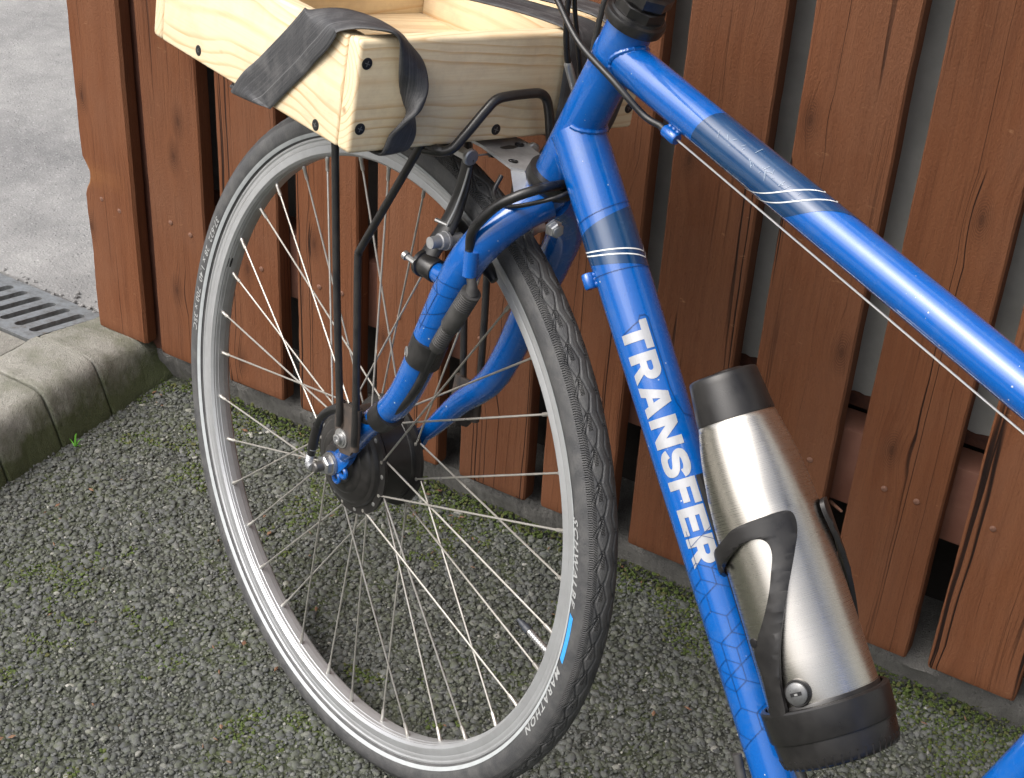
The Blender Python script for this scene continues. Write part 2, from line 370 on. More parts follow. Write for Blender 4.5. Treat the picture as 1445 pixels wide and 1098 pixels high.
class MB:                                                   # collects several simple shapes into one mesh
    def __init__(s): s.V = []; s.F = []; s.UV = []
    def add(s, V, F, uv=None):
        k = len(s.V); s.V += [tuple(map(float, v)) for v in V]; s.F += [tuple(int(i)+k for i in f) for f in F]
        s.UV += [tuple(map(float, u)) for u in uv] if uv is not None else [(0, 0)]*len(V)
        return s
    def build(s, name, mat, parent=None, smooth=True, sharp=40):
        return link(name, npmesh(name, s.V, s.F, s.UV, smooth, sharp), mat, parent)
def catmull(P, n):
    P = np.asarray(P, float); k = len(P)
    if k == 2 or n <= 1: return P
    E = np.vstack([2*P[0]-P[1], P, 2*P[-1]-P[-2]]); out = []
    for i in range(k-1):
        p0, p1, p2, p3 = E[i:i+4]
        for t in np.linspace(0, 1, n, endpoint=False):
            out.append(.5*((2*p1)+(-p0+p2)*t+(2*p0-5*p1+4*p2-p3)*t*t+(-p0+3*p1-3*p2+p3)*t**3))
    out.append(P[-1]); return np.array(out)
def frames(P, ref=None):
    T = np.gradient(P, axis=0); T /= np.linalg.norm(T, axis=1)[:, None]
    N = []
    r = np.array(ref, float) if ref is not None else (A3(0,0,1) if abs(T[0][2]) < .9 else A3(1,0,0))
    for t in T:
        nn = r-t*(r@t); nn /= np.linalg.norm(nn); N.append(nn)
        if ref is None: r = nn
    N = np.array(N); return T, N, np.cross(T, N)
def tube(pts, r, seg=14, n=8, caps=True, ref=None, flat=1.):
    """round or oval tube through pts; r constant or one per point; flat scales the second axis"""
    P = catmull(pts, n); rr = np.full(len(P), r) if np.isscalar(r) else np.interp(np.linspace(0, len(pts)-1, len(P)), np.arange(len(pts)), r)
    T, N, B = frames(P, ref); a = np.linspace(0, 2*math.pi, seg, endpoint=False)
    V = (P[:, None] + rr[:, None, None]*(np.cos(a)[None, :, None]*N[:, None]+flat*np.sin(a)[None, :, None]*B[:, None])).reshape(-1, 3)
    F = []; m = len(P)
    for i in range(m-1):
        for j in range(seg):
            F.append((i*seg+j, i*seg+(j+1) % seg, (i+1)*seg+(j+1) % seg, (i+1)*seg+j))
    d = np.concatenate([[0], np.cumsum(np.linalg.norm(np.diff(P, axis=0), axis=1))])
    uv = [(d[i], j/seg) for i in range(m) for j in range(seg)]
    if caps: F += [tuple(range(seg))[::-1], tuple((m-1)*seg+j for j in range(seg))]
    return V, F, uv
def revolve(c, ax, prof, seg=40, e1=None, close=False):
    """prof: list of (s along axis, radius)"""
    c = np.array(c, float); ax = unit(np.array(ax, float))
    if e1 is None: e1 = A3(0,0,1) if abs(ax[2]) < .9 else A3(1,0,0)
    e1 = unit(e1-ax*(e1@ax)); e2 = np.cross(ax, e1)
    V = []; F = []; uv = []; m = len(prof)
    for s, r in prof:
        for j in range(seg):
            t = 2*math.pi*j/seg; V.append(c+ax*s+r*(math.cos(t)*e1+math.sin(t)*e2)); uv.append((t/6.2832, s))
    for i in range(m-1 if not close else m):
        for j in range(seg): F.append((i*seg+j, i*seg+(j+1) % seg, ((i+1) % m)*seg+(j+1) % seg, ((i+1) % m)*seg+j))
    if not close: F += [tuple(range(seg))[::-1], tuple((m-1)*seg+j for j in range(seg))]
    return V, F, uv
def prism(poly3, nrm, t):
    """polygon (list of 3-D points) thickened by t along nrm"""
    P = [np.array(p, float) for p in poly3]; k = len(P); nrm = np.array(nrm, float)
    V = P+[p+nrm*t for p in P]
    F = [tuple(range(k))[::-1], tuple(range(k, 2*k))]+[(i, (i+1) % k, k+(i+1) % k, k+i) for i in range(k)]
    return V, F, None
def boxmesh(name, size, bevel=.0, seg=2, cuts=None):
    bm = bmesh.new(); bmesh.ops.create_cube(bm, size=1.0)
    bmesh.ops.scale(bm, vec=size, verts=bm.verts)
    if bevel: bmesh.ops.bevel(bm, geom=list(bm.edges), offset=bevel, segments=seg, profile=.5, affect='EDGES')
    me = bpy.data.meshes.new(name); bm.to_mesh(me); bm.free(); me.shade_smooth(); me.set_sharp_from_angle(angle=rad(35)); return me
def axes_mw(X, Y, Z, c):
    m = Matrix(((X[0], Y[0], Z[0]), (X[1], Y[1], Z[1]), (X[2], Y[2], Z[2]))).to_4x4(); m.translation = pnt(c); return m
def ring_patch(c, ax, e1, e2, r, s_lo, s_hi, a0, a1, nseg=40, ns=2):
    """thin patch on a cylinder; s_lo/s_hi are functions of the angle in degrees"""
    V = []; F = []
    for i in range(nseg+1):
        al = a0+(a1-a0)*i/nseg
        for k in range(ns):
            s = s_lo(al)+(s_hi(al)-s_lo(al))*k/(ns-1); R = r(s) if callable(r) else r
            V.append(c+ax*s+R*(math.cos(rad(al))*e1+math.sin(rad(al))*e2))
    for i in range(nseg):
        for k in range(ns-1): F.append((i*ns+k, i*ns+k+1, (i+1)*ns+k+1, (i+1)*ns+k))
    return V, F, None
def strip_on(pts, width, surf):
    """thin line decal: pts in surface coordinates (u, v in metres), mapped to 3-D by surf"""
    V = []; F = []
    for (p, q) in pts:
        p = np.array(p); q = np.array(q); d = q-p; L = np.linalg.norm(d); d /= L; nn = A3(-d[1], d[0])*width/2
        k = max(2, int(L/.003)); b = len(V)
        for i in range(k+1):
            x = p+d*L*i/k; V += [surf(*(x+nn)), surf(*(x-nn))]
        for i in range(k): F.append((b+2*i, b+2*i+1, b+2*i+3, b+2*i+2))
    return V, F, None
def curve_mesh(loops, cuts):
    """fill 2-D outlines (outer and hole loops), then slice in y so that the mesh can bend"""
    cu = bpy.data.curves.new('outline', 'CURVE'); cu.dimensions = '2D'; cu.fill_mode = 'BOTH'
    for lp in loops:
        sp = cu.splines.new('POLY'); sp.points.add(len(lp)-1); sp.use_cyclic_u = True
        for p, (x, y) in zip(sp.points, lp): p.co = (x, y, 0, 1)
    o = bpy.data.objects.new('outline', cu); return _fill(o, cu, cuts)
def text_mesh(body, size, cuts, bold=0., shear=0., space=1.):
    cu = bpy.data.curves.new('outline', 'FONT'); cu.body = body; cu.size = size; cu.offset = bold; cu.shear = shear
    cu.space_character = space; cu.resolution_u = 3
    return _fill(bpy.data.objects.new('outline', cu), cu, cuts)
def _fill(o, cu, cuts):
    COL.objects.link(o); dg = bpy.context.evaluated_depsgraph_get(); dg.update()
    me = bpy.data.meshes.new_from_object(o.evaluated_get(dg)); bpy.data.objects.remove(o); bpy.data.curves.remove(cu)
    bm = bmesh.new(); bm.from_mesh(me); bpy.data.meshes.remove(me)
    for y in cuts:
        bmesh.ops.bisect_plane(bm, geom=bm.verts[:]+bm.edges[:]+bm.faces[:], plane_co=(0, y, 0), plane_no=(0, 1, 0))
    bm.verts.index_update()
    V = [tuple(v.co) for v in bm.verts]; F = [tuple(v.index for v in f.verts) for f in bm.faces]; bm.free()
    return V, F
def screw_head(c, nrm, r, mb, cross=True):
    mb.add(*revolve(c, nrm, [(-.0008, r*1.05), (.0004, r), (.0008, r*.8), (.0009, r*.45), (.0001, r*.36)], 16))

# ================================================================== THE SETTING
def structure(o): o['kind'] = 'structure'; return o
# asphalt: one sheet to the horizon
structure(link('asphalt_ground', npmesh('asphalt_ground', [(-120,-150,-.0032),(150,-150,-.0032),(150,120,-.0032),(-120,120,-.0032)], [(0,1,2,3)], smooth=False), 'asphalt'))

# ---- stones standing out of the asphalt
def ico(sub):
    bm = bmesh.new(); bmesh.ops.create_icosphere(bm, subdivisions=sub, radius=1.0); bm.verts.ensure_lookup_table()
    V = np.array([v.co[:] for v in bm.verts]); F = np.array([[v.index for v in f.verts] for f in bm.faces]); bm.free(); return V, F
ICO1, ICO2 = ico(1), ico(2)
YF = 1.36                                                   # front face of the fence boards
def in_ground(x, y):
    lo = .69+.694*(x+.986)-.26
    left = .69-.90*(x+.986)-.24
    return (y > lo) & (y > left) & (y < 1.402) & (x > -1.40-.0*(y)) & (x < .30) & ~((y > 1.375) & (x < -1.36))
def scatter(pitch, jit, rlo, rhi, power=1.):
    xs = np.arange(-1.42, .30, pitch); ys = np.arange(.25, 1.42, pitch*.87)
    X, Y = np.meshgrid(xs, ys); X = X+(np.arange(len(ys)) % 2)[:, None]*pitch/2
    X = X.ravel()+rng.uniform(-jit, jit, X.size)*pitch; Y = Y.ravel()+rng.uniform(-jit, jit, Y.size)*pitch
    k = in_ground(X, Y); X, Y = X[k], Y[k]
    return X, Y, rlo+(rhi-rlo)*rng.random(len(X))**power
def lumps(name, X, Y, Zt, R, flat, base, mat, tint, rough=.28, smooth=False):
    """many small stones joined in one mesh; Zt is the height of each top"""
    V0, F0 = base; n = len(X); k = len(V0)
    th = rng.uniform(0, 2*np.pi, n); ax = rng.uniform(.75, 1.3, n); tl = rng.normal(0, .30, (n, 2))
    jit = 1+rng.uniform(-rough, rough, (n, k))
    P = V0[None]*jit[..., None]*R[:, None, None]
    x, y, z = P[..., 0]*ax[:, None], P[..., 1]/ax[:, None], P[..., 2]*flat
    z = z+x*tl[:, :1]+y*tl[:, 1:]*.5
    c, s = np.cos(th)[:, None], np.sin(th)[:, None]
    V = np.stack([X[:, None]+x*c-y*s, Y[:, None]+x*s+y*c, z], -1)
    V[..., 2] += (Zt-V[..., 2].max(1))[:, None]
    F = (F0[None]+np.arange(n)[:, None, None]*k).reshape(-1, 3)
    me = npmesh(name, V.reshape(-1, 3), F, None, smooth, 55 if smooth else None)
    at = me.attributes.new('tint', 'FLOAT', 'POINT'); at.data.foreach_set('value', np.repeat(tint, k).astype(np.float32))
    return link(name, me, mat)
def fbm(x, y, sc, seed):
    return np.array([mnoise.noise((a*sc, b*sc, seed)) for a, b in zip(x, y)])
X, Y, R_ = scatter(.0070, .5, .0020, .0068, 2.2)
big = R_ > 0
st = lumps('asphalt_stones', X, Y, rng.normal(-.0011, .0010, len(X)).clip(-.0036, .0010), R_, .56, ICO2, 'stone', rng.beta(2.0, 2.6, len(X)), .16)
st['kind'] = 'stuff'; st['label'] = 'dark grey angular stones of the rough asphalt surface'; st['category'] = 'asphalt'
X, Y, R_ = scatter(.0050, .5, .0010, .0028, 1.5)
st = lumps('asphalt_chippings', X, Y, rng.normal(-.0022, .0010, len(X)).clip(-.0045, .0006), R_, .7, ICO1, 'stone', rng.beta(1.5, 1.7, len(X)), .34)
st['kind'] = 'stuff'; st['label'] = 'fine grey chippings between the larger stones of the asphalt'; st['category'] = 'chippings'
# ---- moss in the hollows, thickest along the fence
X, Y, R_ = scatter(.0046, .5, .0013, .0036, 1.6)
k = 1.25*fbm(X, Y, 9., 3.3)+.55*fbm(X, Y, 38., 8.1)+.55*np.clip((Y-1.26)/.13, -.6, 1.)+.5*np.clip((Y-1.355)/.03, 0, 1)+.20*((X > -1.05) & (Y > 1.0))
keep = (k > .34)
X, Y, R_ = X[keep], Y[keep], R_[keep]
ms = lumps('moss', X, Y, rng.normal(-.0012, .0010, len(X))+.013*np.clip((Y-1.362)/.035, 0, 1)**1.5, R_, .75, ICO1, 'moss', rng.random(len(X)), .35, True)
ms['kind'] = 'stuff'; ms['label'] = 'green moss growing in patches between the asphalt stones'; ms['category'] = 'moss'
# ---- crumbs of dead leaf and bark
mb = MB()
for i in range(150):
    x = rng.uniform(-1.38, .1); y = rng.uniform(.7, 1.40) if i % 3 else rng.uniform(1.31, 1.40)
    if not in_ground(A3(x), A3(y))[0]: continue
    l = rng.uniform(.002, .0055); w = l*rng.uniform(.2, .6); t = rng.uniform(0, 6.28); c, s = math.cos(t), math.sin(t); z = .0015
    P = [(-l, 0, z), (0, -w, z+.0012), (l, 0, z+rng.uniform(0, .002)), (0, w, z+.0006), (0, 0, z+.002)]
    mb.add([(x+a*c-b*s, y+a*s+b*c, q) for a, b, q in P], [(0,1,4),(1,2,4),(2,3,4),(3,0,4)])
o = mb.build('leaf_litter', 'leaf'); o['kind'] = 'stuff'; o['label'] = 'scattered crumbs of dead leaf and bark on the asphalt'; o['category'] = 'leaf litter'

# ---- yard concrete, paving slab and drain
ZK = .080
def slab(name, x0, x1, y0, y1, z0, z1, mat, bevel=.004):
    me = boxmesh(name, (x1-x0, y1-y0, z1-z0), bevel)
    me.transform(Matrix.Translation(((x0+x1)/2, (y0+y1)/2, (z0+z1)/2))); return link(name, me, mat)
def yard():
    nx, ny = 90, 60; xs = np.concatenate([np.linspace(-1.455, -2.2, 60), np.linspace(-2.25, -14, 30)]); ys = np.concatenate([[1.3985], np.linspace(1.4005, 1.9, 40), np.linspace(2, 14, 20)])
    V = []
    for j, y in enumerate(ys):
        for x in xs:
            z = ZK-.0265+.0022*mnoise.noise((x*9, y*9, 1.))+.0012*mnoise.noise((x*40, y*40, 4.))
            yy = y+(.006*mnoise.noise((x*35, 0, 2.))+.004*mnoise.noise((x*90, 0, 5.)) if j <= 1 else 0)
            V.append((x, yy, z-(.02 if j == 0 else 0)))
    n = len(xs); F = [(j*n+i, (j+1)*n+i, (j+1)*n+i+1, j*n+i+1) for j in range(len(ys)-1) for i in range(n-1)]
    return link('yard_floor', npmesh('yard_floor', V, F), 'yard')
structure(yard())
structure(slab('paving_slab', -4.0, -1.529, -2.0, 1.2435, -.02, ZK+.0005, 'slab'))
# loose crumbs along the broken concrete edge behind the drain
mb = MB()
for i in range(70):
    x = rng.uniform(-1.95, -1.47); y = rng.normal(1.404, .006); r = rng.uniform(.0015, .004)
    V = ICO1[0]*r*rng.uniform(.75, 1.25, (12, 1))+A3(x, y, ZK-.0255); mb.add(V, ICO1[1])
o = mb.build('concrete_crumbs', 'yard', None, False); o['kind'] = 'stuff'; o['label'] = 'pale crumbs along the broken concrete edge behind the drain'; o['category'] = 'rubble'

# ---- kerb made of separate blocks
kerb = thing('kerb', 'row of pale concrete kerb blocks with rounded edge and green algae', 'kerb', (-1.46, 1.1, 0))
kerb['kind'] = 'structure'
prof = [(-1.386,-.02),(-1.389,.0),(-1.393,.012),(-1.397,.024),(-1.401,.036),(-1.405,.048),(-1.4095,.060),(-1.4145,.0695),(-1.422,.0762),(-1.433,.0795),(-1.448,.080),(-1.470,.080),(-1.498,.080),(-1.5265,.080),(-1.5265,-.02)]
joints = [1.398, 1.262, 1.161, 1.060, .959, .858, .757, .656, .555, .454, .353, .252, .151, .05, -.051, -.152]
for i in range(len(joints)-1):
    y1, y0 = joints[i]-.0012, joints[i+1]+.0012; ny = 34; V = []; F = []; L = len(prof)
    dx = .006*(joints[0]-y1)/.1*-.0
    ds = rng.normal(0, .0012, 3)
    for j in range(ny+1):
        y = y0+(y1-y0)*(j/ny if j in (0, ny) else min(max((j-1)/(ny-2), .024), .976))
        e = min(y-y0, y1-y); ch = .0016*max(0, 1-e/.0025)
        for (x, z) in prof:
            xx = x+.0018*mnoise.noise((x*30, y*30, z*30+i))+.0012*mnoise.noise((y*170, z*170, x*90+i))*(z > .003)+ds[0]+(y-1.262)*-.05+(ch if x < -1.52 else -ch if z < .07 else 0)
            zz = z+.0014*mnoise.noise((x*35, y*35, 9.+i))*(z > .01)+.0008*mnoise.noise((x*180, y*180, 2.+i))*(z > .04)+ds[1]*(z > .03)-(ch if z > .05 else 0)
            if y > 1.262 and z > 0: zz -= (y-1.262)*.19*min(1, z/.05)
            V.append((xx, y, zz))
    for j in range(ny):
        for k in range(L-1): F.append((j*L+k, j*L+k+1, (j+1)*L+k+1, (j+1)*L+k))
    F += [tuple(range(L)), tuple(ny*L+k for k in range(L))[::-1]]
    link('kerb_block', npmesh('kerb_block', V, F, None, True, 50), 'kerb', kerb)

# ---- drain grate with slots
def grate():
    g = thing('drain_grate', 'grey metal slotted drain grate set in the paving beside the kerb', 'drain grate', (-1.9, 1.307, ZK))
    y0, y1, x1 = 1.2475, 1.3945, -1.5305; pit = .0305; mb = MB(); zt = ZK+.001
    for i in range(26):
        xb = x1-i*pit-(.006 if i else 0); xa = x1-(i+1)*pit-.006
        xm = (xa+xb)/2-(.003 if i == 0 else 0); hw = .0072; ya, yb = y0+.022, y1-.022
        inner = []
        for k in range(9): t = math.pi*k/8; inner.append((xm+hw*math.cos(t), yb-hw+hw*math.sin(t)))
        for k in range(9): t = math.pi+math.pi*k/8; inner.append((xm+hw*math.cos(t), ya+hw+hw*math.sin(t)))
        outer = []
        for (px, py) in inner:
            if py > (y0+y1)/2: outer.append((xb if px > xm+.004 else xa if px < xm-.004 else px, y1 if abs(px-xm) < .0069 else py))
            else: outer.append((xb if px > xm+.004 else xa if px < xm-.004 else px, y0 if abs(px-xm) < .0069 else py))
        # square corners for the cell
        for q in range(18):
            px, py = inner[q]; ang = math.atan2((py-(y0+y1)/2)/(y1-y0), (px-xm)/pit)
        n = 18; O = []
        for q in range(n):
            px, py = inner[q]
            if q in (0, 17): O.append((xb, py))
            elif q in (8, 9): O.append((xa, py))
            elif q < 9: O.append((xb+(xa-xb)*(q-1)/6., y1))
            else: O.append((xa+(xb-xa)*(q-10)/6., y0))
        V = [(a, b, zt) for a, b in O]+[(a, b, zt-.0004) for a, b in inner]+[(xm+(a-xm)*.86, b, zt-.012) for a, b in inner]
        F = [(q, (q+1) % n, n+(q+1) % n, n+q) for q in range(n)]+[(n+q, n+(q+1) % n, 2*n+(q+1) % n, 2*n+q) for q in range(n)]
        mb.add(V, F)
    xl = x1-26*pit-.006
    tilt = lambda q: [(a, b, z-.19*max(0, b-1.255)) for a, b, z in q]
    mb.V = tilt(mb.V); mb.build('grate_plate', 'galv', g, True, 50)
    m2 = MB()
    for (a, b, c_, d) in ((xl, x1, y0, y0+.0001), (xl, x1, y1-.0001, y1), (x1-.0001, x1, y0, y1)):
        m2.add([(a, c_, zt), (b, c_, zt), (b, d, zt), (a, d, zt), (a, c_, zt-.03), (b, c_, zt-.03), (b, d, zt-.03), (a, d, zt-.03)], [(0,3,2,1),(4,5,6,7),(0,1,5,4),(1,2,6,5),(2,3,7,6),(3,0,4,7)])
    m2.V = tilt(m2.V); m2.build('grate_edge', 'galv', g, False)
    link('channel_bottom', npmesh('channel_bottom', [(xl, y0+.002, ZK-.06), (x1-.002, y0+.002, ZK-.06), (x1-.002, y1-.002, ZK-.06), (xl, y1-.002, ZK-.06)], [(0,1,2,3)], smooth=False), 'rust_black', g)
grate()

# ---- concrete plinth under the fence
def plinth():
    xs = np.concatenate([np.linspace(-1.425, .3, 900), np.linspace(.305, 2.2, 120)]); prof = [(1.397, -.03), (1.394, .0), (1.387, .020), (1.383, .034), (1.387, .044), (1.396, .047), (1.56, .049)]
    V = []; L = len(prof)
    for x in xs:
        for k, (y, z) in enumerate(prof):
            w = .0045*mnoise.noise((x*18, k*.8, 3.))+.0030*mnoise.noise((x*70, k*1.7, 6.))+.0022*mnoise.noise((x*210, k*2.3, 8.))
            V.append((x, y+w*(k not in (0, 6)), z+.0035*mnoise.noise((x*25, k*1.1, 11.))*(1 < k < 6)))
    F = [(i*L+k, (i+1)*L+k, (i+1)*L+k+1, i*L+k+1) for i in range(len(xs)-1) for k in range(L-1)]
    return link('concrete_plinth', npmesh('concrete_plinth', V, F, None, True, 60), 'plinth')
structure(plinth())

# ---- added dark backing that makes the gaps read as deep shade; grey sheet
w = slab('gap_backing', -1.62, 2.4, 1.50, 1.62, 0, 3.0, 'gap_shade', .01)
w['label'] = 'added dark backing wall that stands in for the shade behind the slatted fence'; w['category'] = 'wall'
sh = thing('sheet_cladding', 'flat grey sheet wall showing through the gaps between the fence boards', 'wall panel', (.7, 1.45, .33))
me = boxmesh('panel', (3.2, .004, 2.65), 0); me.transform(Matrix.Translation((.62, 1.4345, .322+1.325))); link('panel', me, 'sheet', sh)
V, F = [], []
for i, x in enumerate(np.linspace(-.98, 2.2, 500)):
    a = .004*mnoise.noise((x*60, 0, 1))+.003*mnoise.noise((x*150, 0, 2))
    V += [(x, 1.4312, .334+a), (x, 1.4305, .3165), (x, 1.437, .3165)]
F = [(i*3+k, i*3+3+k, i*3+4+k, i*3+1+k) for i in range(499) for k in range(2)]
link('rusty_edge', npmesh('rusty_edge', V, F), 'rust_edge', sh)

# ---- the slatted fence
fence = thing('slatted_fence', 'brown stained timber fence of upright boards with narrow gaps', 'fence', (-.4, 1.372, .06))
edges = [(-1.507,-1.410),(-1.381,-1.281),(-1.251,-1.152),(-1.122,-1.022),(-.992,-.891),(-.857,-.755),(-.731,-.631),(-.604,-.502),(-.475,-.371),(-.344,-.242),(-.216,-.116),(-.087,.015),(.044,.146),(.175,.277),(.306,.408)]
TOP = 1.86; TH = .025
nail_me = npmesh('nail', *revolve((0,0,0), (0,-1,0), [(-.003,.0034),(.0003,.0036),(.0009,.0026),(.0010,.0008)], 12)[:2])
for bi, (x0, x1) in enumerate(edges):
    w2 = (x1-x0)/2; zb = (.060+rng.normal(0, .0015)) if bi else .0622
    zs = np.concatenate([[0], np.linspace(.004, .9, 90), np.linspace(.93, TOP-zb, 14)])
    c = .0022; sec = [(-1,0,1,0),(-1,0,0,1),(1,0,0,1),(1,0,1,0),(1,1,1,0),(1,1,0,1),(-1,1,0,1),(-1,1,1,0),(-1,0,0,0)]
    V = []; BR_ = []
    if bi == 0: c = .0040
    sd_ = bi*3.7
    for z in zs:
        eL = .0011*mnoise.noise((z*7, sd_, 1))+.0006*mnoise.noise((z*40, sd_, 2)); eR = .0011*mnoise.noise((z*6, sd_, 5))+.0005*mnoise.noise((z*38, sd_, 7))
        if bi == 0:                                           # worn left edge with a broken-out notch
            eL += .0022*mnoise.noise((z*11, 3., 3.))+.0014*abs(mnoise.noise((z*60, 1., 2.)))
            zz = z+zb
            if .286 < zz < .338: eL += .0120*math.sin(math.pi*(zz-.286)/.052)**.5*(1 if zz < .322 else .75)
        cup = .0008*mnoise.noise((z*2, sd_, 9))
        for k, (sx, sy, cy_, cx_) in enumerate(sec):
            xx = sx*w2 - sx*c*cx_ if False else sx*w2
            yy = 0 if sy == 0 else TH
            if k in (1, 2): xx = sx*(w2-c)
            if k in (0, 3): yy = c
            if k in (4, 7): yy = TH-c
            if k in (5, 6): xx = sx*(w2-c)
            col9 = k == 8
            if col9: xx = -w2+.016
            V.append((xx+(0 if col9 else eL if sx < 0 else eR), yy+cup, z))
            nb = max(0, 1-abs(z+zb-.312)/.022)
            BR_.append(0. if bi else (1. if k in (0, 7) else min(1, nb*1.1) if k == 1 else nb*.35 if col9 else 0.))
    # put the extra front column between the left chamfer and the right one
    order = [0, 1, 8, 2, 3, 4, 5, 6, 7]; m = len(zs); V = [V[i*9+k] for i in range(m) for k in order]; BR_ = [BR_[i*9+k] for i in range(m) for k in order]; n = 9
    for k in range(n): V[k] = (V[k][0]*(1-.012), V[k][1]+.0012*(1 if V[k][1] < .01 else -1), V[k][2]+.0022*mnoise.noise((V[k][0]*60, sd_, 4)))
    F = [(i*n+k, i*n+(k+1) % n, (i+1)*n+(k+1) % n, (i+1)*n+k) for i in range(m-1) for k in range(n)]
    F += [tuple(range(n))[::-1], tuple((m-1)*n+k for k in range(n))]
    me = npmesh('board', V, F, None, True, 30); at_ = me.attributes.new('bare', 'FLOAT', 'POINT'); at_.data.foreach_set('value', np.array(BR_, np.float32))
    b = link('board', me, 'fence', fence, mw=Matrix.Translation(((x0+x1)/2, YF, zb)))
    if bi == 0: b['label'] = 'end board with worn bare left edge and a broken notch'
    for dx in (-.019, .022):
        nl = bpy.data.objects.new('nail', nail_me); COL.objects.link(nl)
        nl.parent = b; nl.location = (dx+rng.normal(0, .005), -.0002, .272-zb+rng.normal(0, .008)); nl.hide_select = False
        nl2 = bpy.data.objects.new('nail', nail_me); COL.objects.link(nl2); nl2.parent = b; nl2.location = (dx+rng.normal(0, .004), -.0002, 1.35)
nail_me.materials.append(MAT['nail_rust'])
for z in (.2645, 1.34):
    me = boxmesh('rail', (2.85 if z > 1 else 2.3, .045, .097), .003); me.transform(Matrix.Translation((.06 if z > 1 else .345-.02, YF+TH+.0225+.0005, z))); link('rail', me, 'rail_wood', fence)
me = boxmesh('rail', (.545, .045, .097), .003); me.transform(Matrix.Translation((-1.1025, YF+TH+.0225+.0005, .2645))); link('rail', me, 'rail_wood', fence)
me = boxmesh('post', (.115, .085, 1.75), .004); me.transform(Matrix.Translation((-1.445, YF+TH+.0445+.0005, .905))); link('post', me, 'rail_wood', fence)
# splinter of wood hanging in a gap beside the bottle
me = npmesh('splinter', *tube([(-.372, 1.392, .208), (-.349, 1.362, .222)], [.0025, .0016], 5, 1)[:2]); link('splinter', me, 'nail_rust', fence)

# ---- grass shoot at the foot of the kerb
gr = thing('grass_shoot', 'small bright green grass shoot at the foot of the kerb', 'weed', (-1.372, 1.172, 0))
for (dx, dy, h, w_, bend) in ((.003, .003, .021, .0016, .2), (-.016, .004, .005, .0013, 1.), (.014, -.002, .006, .0013, 1.), (.009, .009, .011, .0010, .6)):
    P = [np.array((-1.372, 1.172, -.002)), np.array((-1.372+dx*.5, 1.172+dy*.5, h*.75)), np.array((-1.372+dx, 1.172+dy, h))]
    P = catmull(P, 5); V = []; F = []
    for i, p in enumerate(P):
        ww = w_*(1-(i/(len(P)-1))**1.5)+.0001; V += [p+A3(ww, ww*.4, 0), p+A3(0, 0, -.0006), p-A3(ww, ww*.4, 0)]
    for i in range(len(P)-1): F += [(3*i, 3*i+1, 3*i+4, 3*i+3), (3*i+1, 3*i+2, 3*i+5, 3*i+4)]
    link('blade', npmesh('blade', V, F), 'grass', gr)

# ================================================================== THE BICYCLE
bike = thing('bicycle', 'blue bicycle with front hub motor leaning against the slatted fence', 'bicycle', (WC[0]+.045*0, WC[1], 0.0))

# ---------------- tyre with moulded tread
def tyre():
    RT, rt = .3295, .0185; NP = 73; nphi = NP*40
    th = np.concatenate([np.linspace(-128, -62, 14)[:-1], np.linspace(-62, 62, 84), np.linspace(62, 128, 14)[1:]])
    phi = np.arange(nphi)/nphi*2*np.pi
    PH, TH_ = np.meshgrid(phi, th, indexing='ij')
    at = np.abs(TH_); side = np.where(TH_ >= 0, 0., .5)
    u = (PH/(2*np.pi)*NP+side) % 1.0
    tri = lambda x: 1-4*np.abs((x % 1.0)-.5)                   # -1..1
    mper = np.pi/180*rt
    def groove(dist, w): return np.clip(1-(dist/w)**2, 0, 1)
    gA = groove(np.abs(at-(11.5+6.5*tri(u)))*mper, .0012)
    gB = groove(np.abs(at-(31+7.5*tri(u+.45)))*mper, .0012)
    P = 2*np.pi*.348/NP
    sl = np.abs(((u-(.28+(at-10)/22*.30)+.5) % 1.0)-.5)*P
    gC = groove(sl, .0011)*((at > 10) & (at < 34))
    sl2 = np.abs(((u-(.72+(at-33)/17*.32)+.5) % 1.0)-.5)*P
    gD = groove(sl2, .0011)*((at > 33) & (at < 50))
    d = -.0011*np.maximum.reduce([gA, gB, gC, gD*.9])
    d += .0004*((at < 50) & (at > 0))*np.clip((50-at)/3, 0, 1)
    r = rt+d
    c, s = np.cos(np.radians(TH_)), np.sin(np.radians(TH_))
    Rr = RT+r*c; oo = r*s*1.0
    # beads tuck into the rim
    k = np.clip((at-108)/20, 0, 1); Rr = Rr*(1-k)+.3155*k; oo = oo*(1-k)+np.sign(oo)*.0117*k
    V = WC+Rr[..., None]*(np.cos(PH)[..., None]*Wh+np.sin(PH)[..., None]*Wv_)+oo[..., None]*Wn
    m = len(th); i, j = np.meshgrid(np.arange(nphi), np.arange(m-1), indexing='ij')
    a = i*m+j; b = ((i+1) % nphi)*m+j
    F = np.stack([a, b, b+1, a+1], -1).reshape(-1, 4)
    uv = np.stack([PH*.348, TH_], -1).reshape(-1, 2)
    return link('tyre', npmesh('tyre', V.reshape(-1, 3), F, uv, True, None), 'tyre', bike)
TY = tyre()
def on_tyre(phi, R, lift=.0004, side=1):
    """point on the tyre wall at angle phi (rad) and distance R from the axle"""
    dr = (R-.3295); o = math.sqrt(max(1e-9, .0185**2-dr*dr)); n2 = np.array((dr, o))/.0185
    return WW((R+n2[0]*lift)*math.cos(phi), (R+n2[0]*lift)*math.sin(phi), side*(o+n2[1]*lift))
def ring_on_tyre(name, R0, R1, mat, side, p0=0., p1=2*math.pi, n=260, slant=0.):
    V = []; F = []
    for i in range(n+1):
        for k in range(4):
            R = R0+(R1-R0)*k/3; V.append(on_tyre(p0+(p1-p0)*i/n+slant*k/3, R, .00035, side))
    for i in range(n):
        for k in range(3): F.append((i*4+k, i*4+k+1, i*4+k+5, i*4+k+4))
    return link(name, npmesh(name, V, F), mat, TY)
for s_ in (1, -1): ring_on_tyre('reflective_stripe', .3186, .3222, 'stripe', s_)
